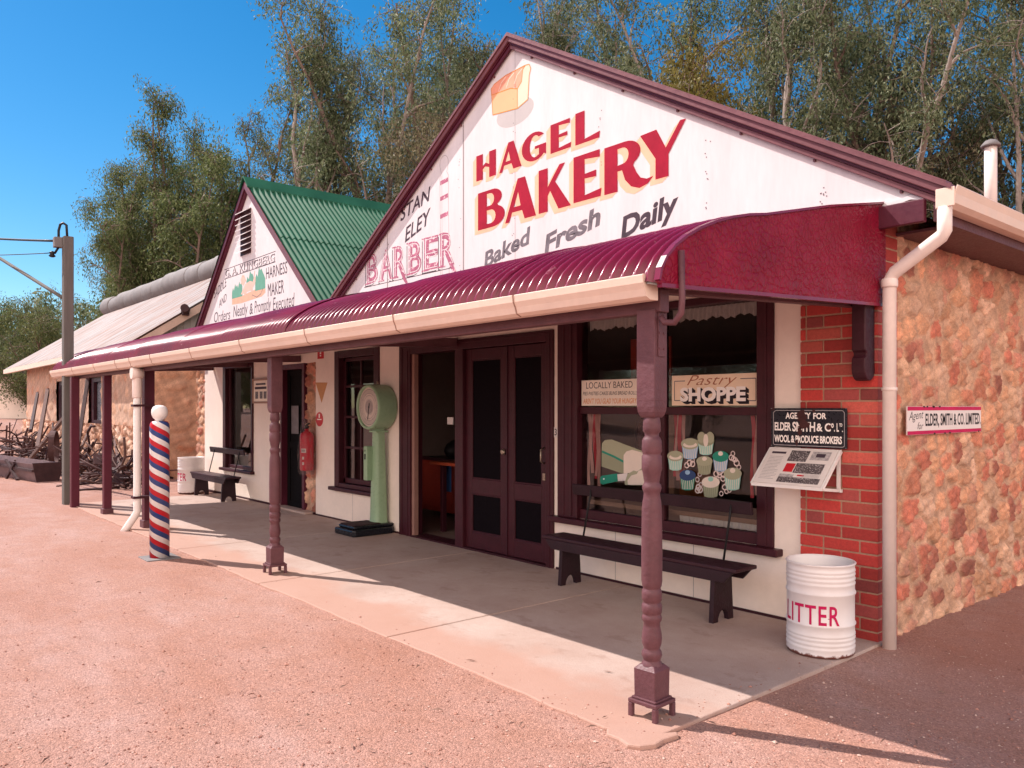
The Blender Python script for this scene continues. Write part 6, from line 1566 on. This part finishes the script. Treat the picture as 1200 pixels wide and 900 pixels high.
TREES = [
 ('bush', 8, 60, 322, 'bushy olive tree at the far left above the white shed', 0.3, 1.0),
 ('bush', 62, 42, 345, 'low dark bushy tree just left of the power pole', 2.1, 1.1),
 ('brown', 115, 44, 262, 'brownish bushy tree just right of the power pole', 4.1, 1.0),
 ('green', 140, 37, 178, 'shorter green gum with a thin top above the grey ridge roll', 1.0, .95),
 ('green', 172, 40, 200, 'dense green gum directly above the left end of ridge roll', 5.2, 1.1),
 ('green', 205, 38, 98, 'slender pointed gum standing clear against the blue sky', 3.0, .85),
 ('green', 225, 41, 175, 'green gum in the gap behind the slender pointed one', 2.2, 1.2),
 ('green', 158, 43, 225, 'low green gum filling the gap above the ridge roll', 3.7, 1.3),
 ('green', 246, 36, 160, 'leafy green gum just left of the saddlery apex', 0.5, 1.2),
 ('tall_b', 297, 37, 48, 'tall open gum above the louvred saddlery gable', 1.9, .95),
 ('tall', 345, 41, 70, 'tall gum rising above the left part of green roof', 4.6, 1.0),
 ('sparse', 395, 36, -30, 'very tall dark trunked gum above the middle of green roof', 2.4, 1.05),
 ('tall', 440, 40, -15, 'very tall leafy gum above the right part of green roof', 0.2, 1.1),
 ('brown', 452, 32, 118, 'brown leaved gum close above the bakery left bargeboard', 3.3, 1.0),
 ('tall_b', 500, 38, -5, 'tall forked gum left of the bakery roof apex', 5.5, 1.1),
 ('sparse', 560, 42, 25, 'thin leaning gum right beside the bakery roof apex', 1.2, 1.0),
 ('tall_b', 475, 45, 40, 'distant gum filling the gap left of the bakery apex', 0.8, 1.2),
 ('tall', 615, 47, 60, 'distant gum showing low just behind the bakery apex', 1.7, 1.1),
 ('sparse', 655, 38, -40, 'sparse many stemmed gum just right of bakery apex', 3.9, .95),
 ('tall_b', 735, 37, -60, 'tall gum with dark stems above the word HAGEL', 2.8, 1.0),
 ('yellow', 778, 31, 50, 'young yellow green gum above the long bakery roof edge', 0.9, 1.0),
 ('tall', 800, 40, -90, 'tall grey gum behind the yellow green young gum', 1.4, 1.0),
 ('yellow', 862, 32, 100, 'smaller yellow tinted gum above the middle of bakery roof', 2.7, 1.1),
 ('sparse', 885, 34, -80, 'pale trunked sparse gum above the right half of roof', 0.0, 1.1),
 ('tall', 945, 36, -120, 'tall dense gum above the letter Y of BAKERY', 5.0, 1.05),
 ('sparse', 985, 31, -90, 'pale trunked gum left of the roof flue', 2.0, 1.1),
 ('tall_b', 1040, 34, -120, 'tall multi stemmed gum a little left of the flue', 3.5, 1.1),
 ('brown', 1075, 34, 130, 'brownish gum low behind the right end of roof', 1.1, 1.2),
 ('tall', 1110, 33, -100, 'tall gum standing directly behind the roof flue', 0.7, 1.0),
 ('sparse', 1165, 29, -110, 'pale stemmed gum right of the roof flue', 4.4, 1.1),
 ('brown', 1205, 30, 120, 'brown leaved gum at the right edge of the view', 2.5, 1.2),
 ('tall', 1235, 31, -100, 'tall gum overhanging the top right corner', 5.9, 1.1),
]
for tdef in TREES: plant(*tdef)
for i, (x, y, k_, lab) in enumerate(((-14,-27,'bush','dark bushy tree across the street seen only in window glass'),(-24,-30,'brown','brown tree across the street mirrored in the shop glass'),(-35,-31,'bush','second bushy tree across the street mirrored in glass'),(-46,-33,'green','green tree far across the street mirrored in glass'),(-58,-36,'brown','brown tree farthest along the street mirrored in glass'),(-6,-29,'green','green tree straight across the street from the bakery'),(-70,-25,'bush','bushy tree mirrored only in the saddlery window'),(-82,-29,'green','green tree mirrored only in the saddlery window'),(-96,-33,'brown','brown tree mirrored only in the saddlery window'))):
    name, tm, cm = PROTO[k_]; t = thing(name, lab, 'tree', (x, y, ground_z(x, y)), i*1.1, 'gum trees across the street'); t.scale = (1.3, 1.3, 1.0)
    for nm, me in (('trunk', tm), ('crown', cm)):
        o = bpy.data.objects.new(nm, me); COL.objects.link(o); o.parent = t
# wood beyond, read as one mass
def far_wood():
    rng = np.random.default_rng(33); me = bpy.data.meshes.new('distant_wood'); V = []; 
    for k in range(150):
        u = rng.uniform(-90, 1330); d = rng.uniform(47, 66); x, y, _ = at(u, d)
        H = rng.uniform(6, 10) if u < 130 else (rng.uniform(7, 12) if u < 260 else rng.uniform(11, 20)); w = rng.uniform(1.6, 2.8); n = 800
        th = rng.uniform(0, 6.28, n); rr = w*np.sqrt(rng.random(n)); z = H*(.05 + .95*rng.random(n)**.8); q = 1 - .6*(z/H)**2
        lump = .7 + .3*np.sin(th*3 + z*1.7 + k)
        V.append(np.stack([x + rr*q*lump*np.cos(th), y + rr*q*lump*np.sin(th), z], 1))
    C = np.concatenate(V); n = len(C); L = rng.uniform(.25, .5, n); W = L*.3
    d = rng.normal(0, .6, (n, 3)); d[:, 2] -= .8; d /= np.linalg.norm(d, axis=1)[:, None]; s = np.cross(d, rng.normal(0, 1, (n, 3))); s /= np.linalg.norm(s, axis=1)[:, None]
    Q = np.stack([C, C + d*(L*.45)[:, None] + s*W[:, None]*.5, C + d*L[:, None], C + d*(L*.45)[:, None] - s*W[:, None]*.5], 1).reshape(-1, 3)
    me.vertices.add(4*n); me.vertices.foreach_set('co', Q.astype(np.float32).ravel()); me.loops.add(4*n); me.loops.foreach_set('vertex_index', np.arange(4*n)); me.polygons.add(n); me.polygons.foreach_set('loop_start', np.arange(0, 4*n, 4)); me.polygons.foreach_set('loop_total', np.full(n, 4)); me.update()
    tag(link_mesh('distant_wood', me, M['leaf_grey']), 'mass of grey green gum foliage far behind the shops', 'wood', kind='stuff')
far_wood()
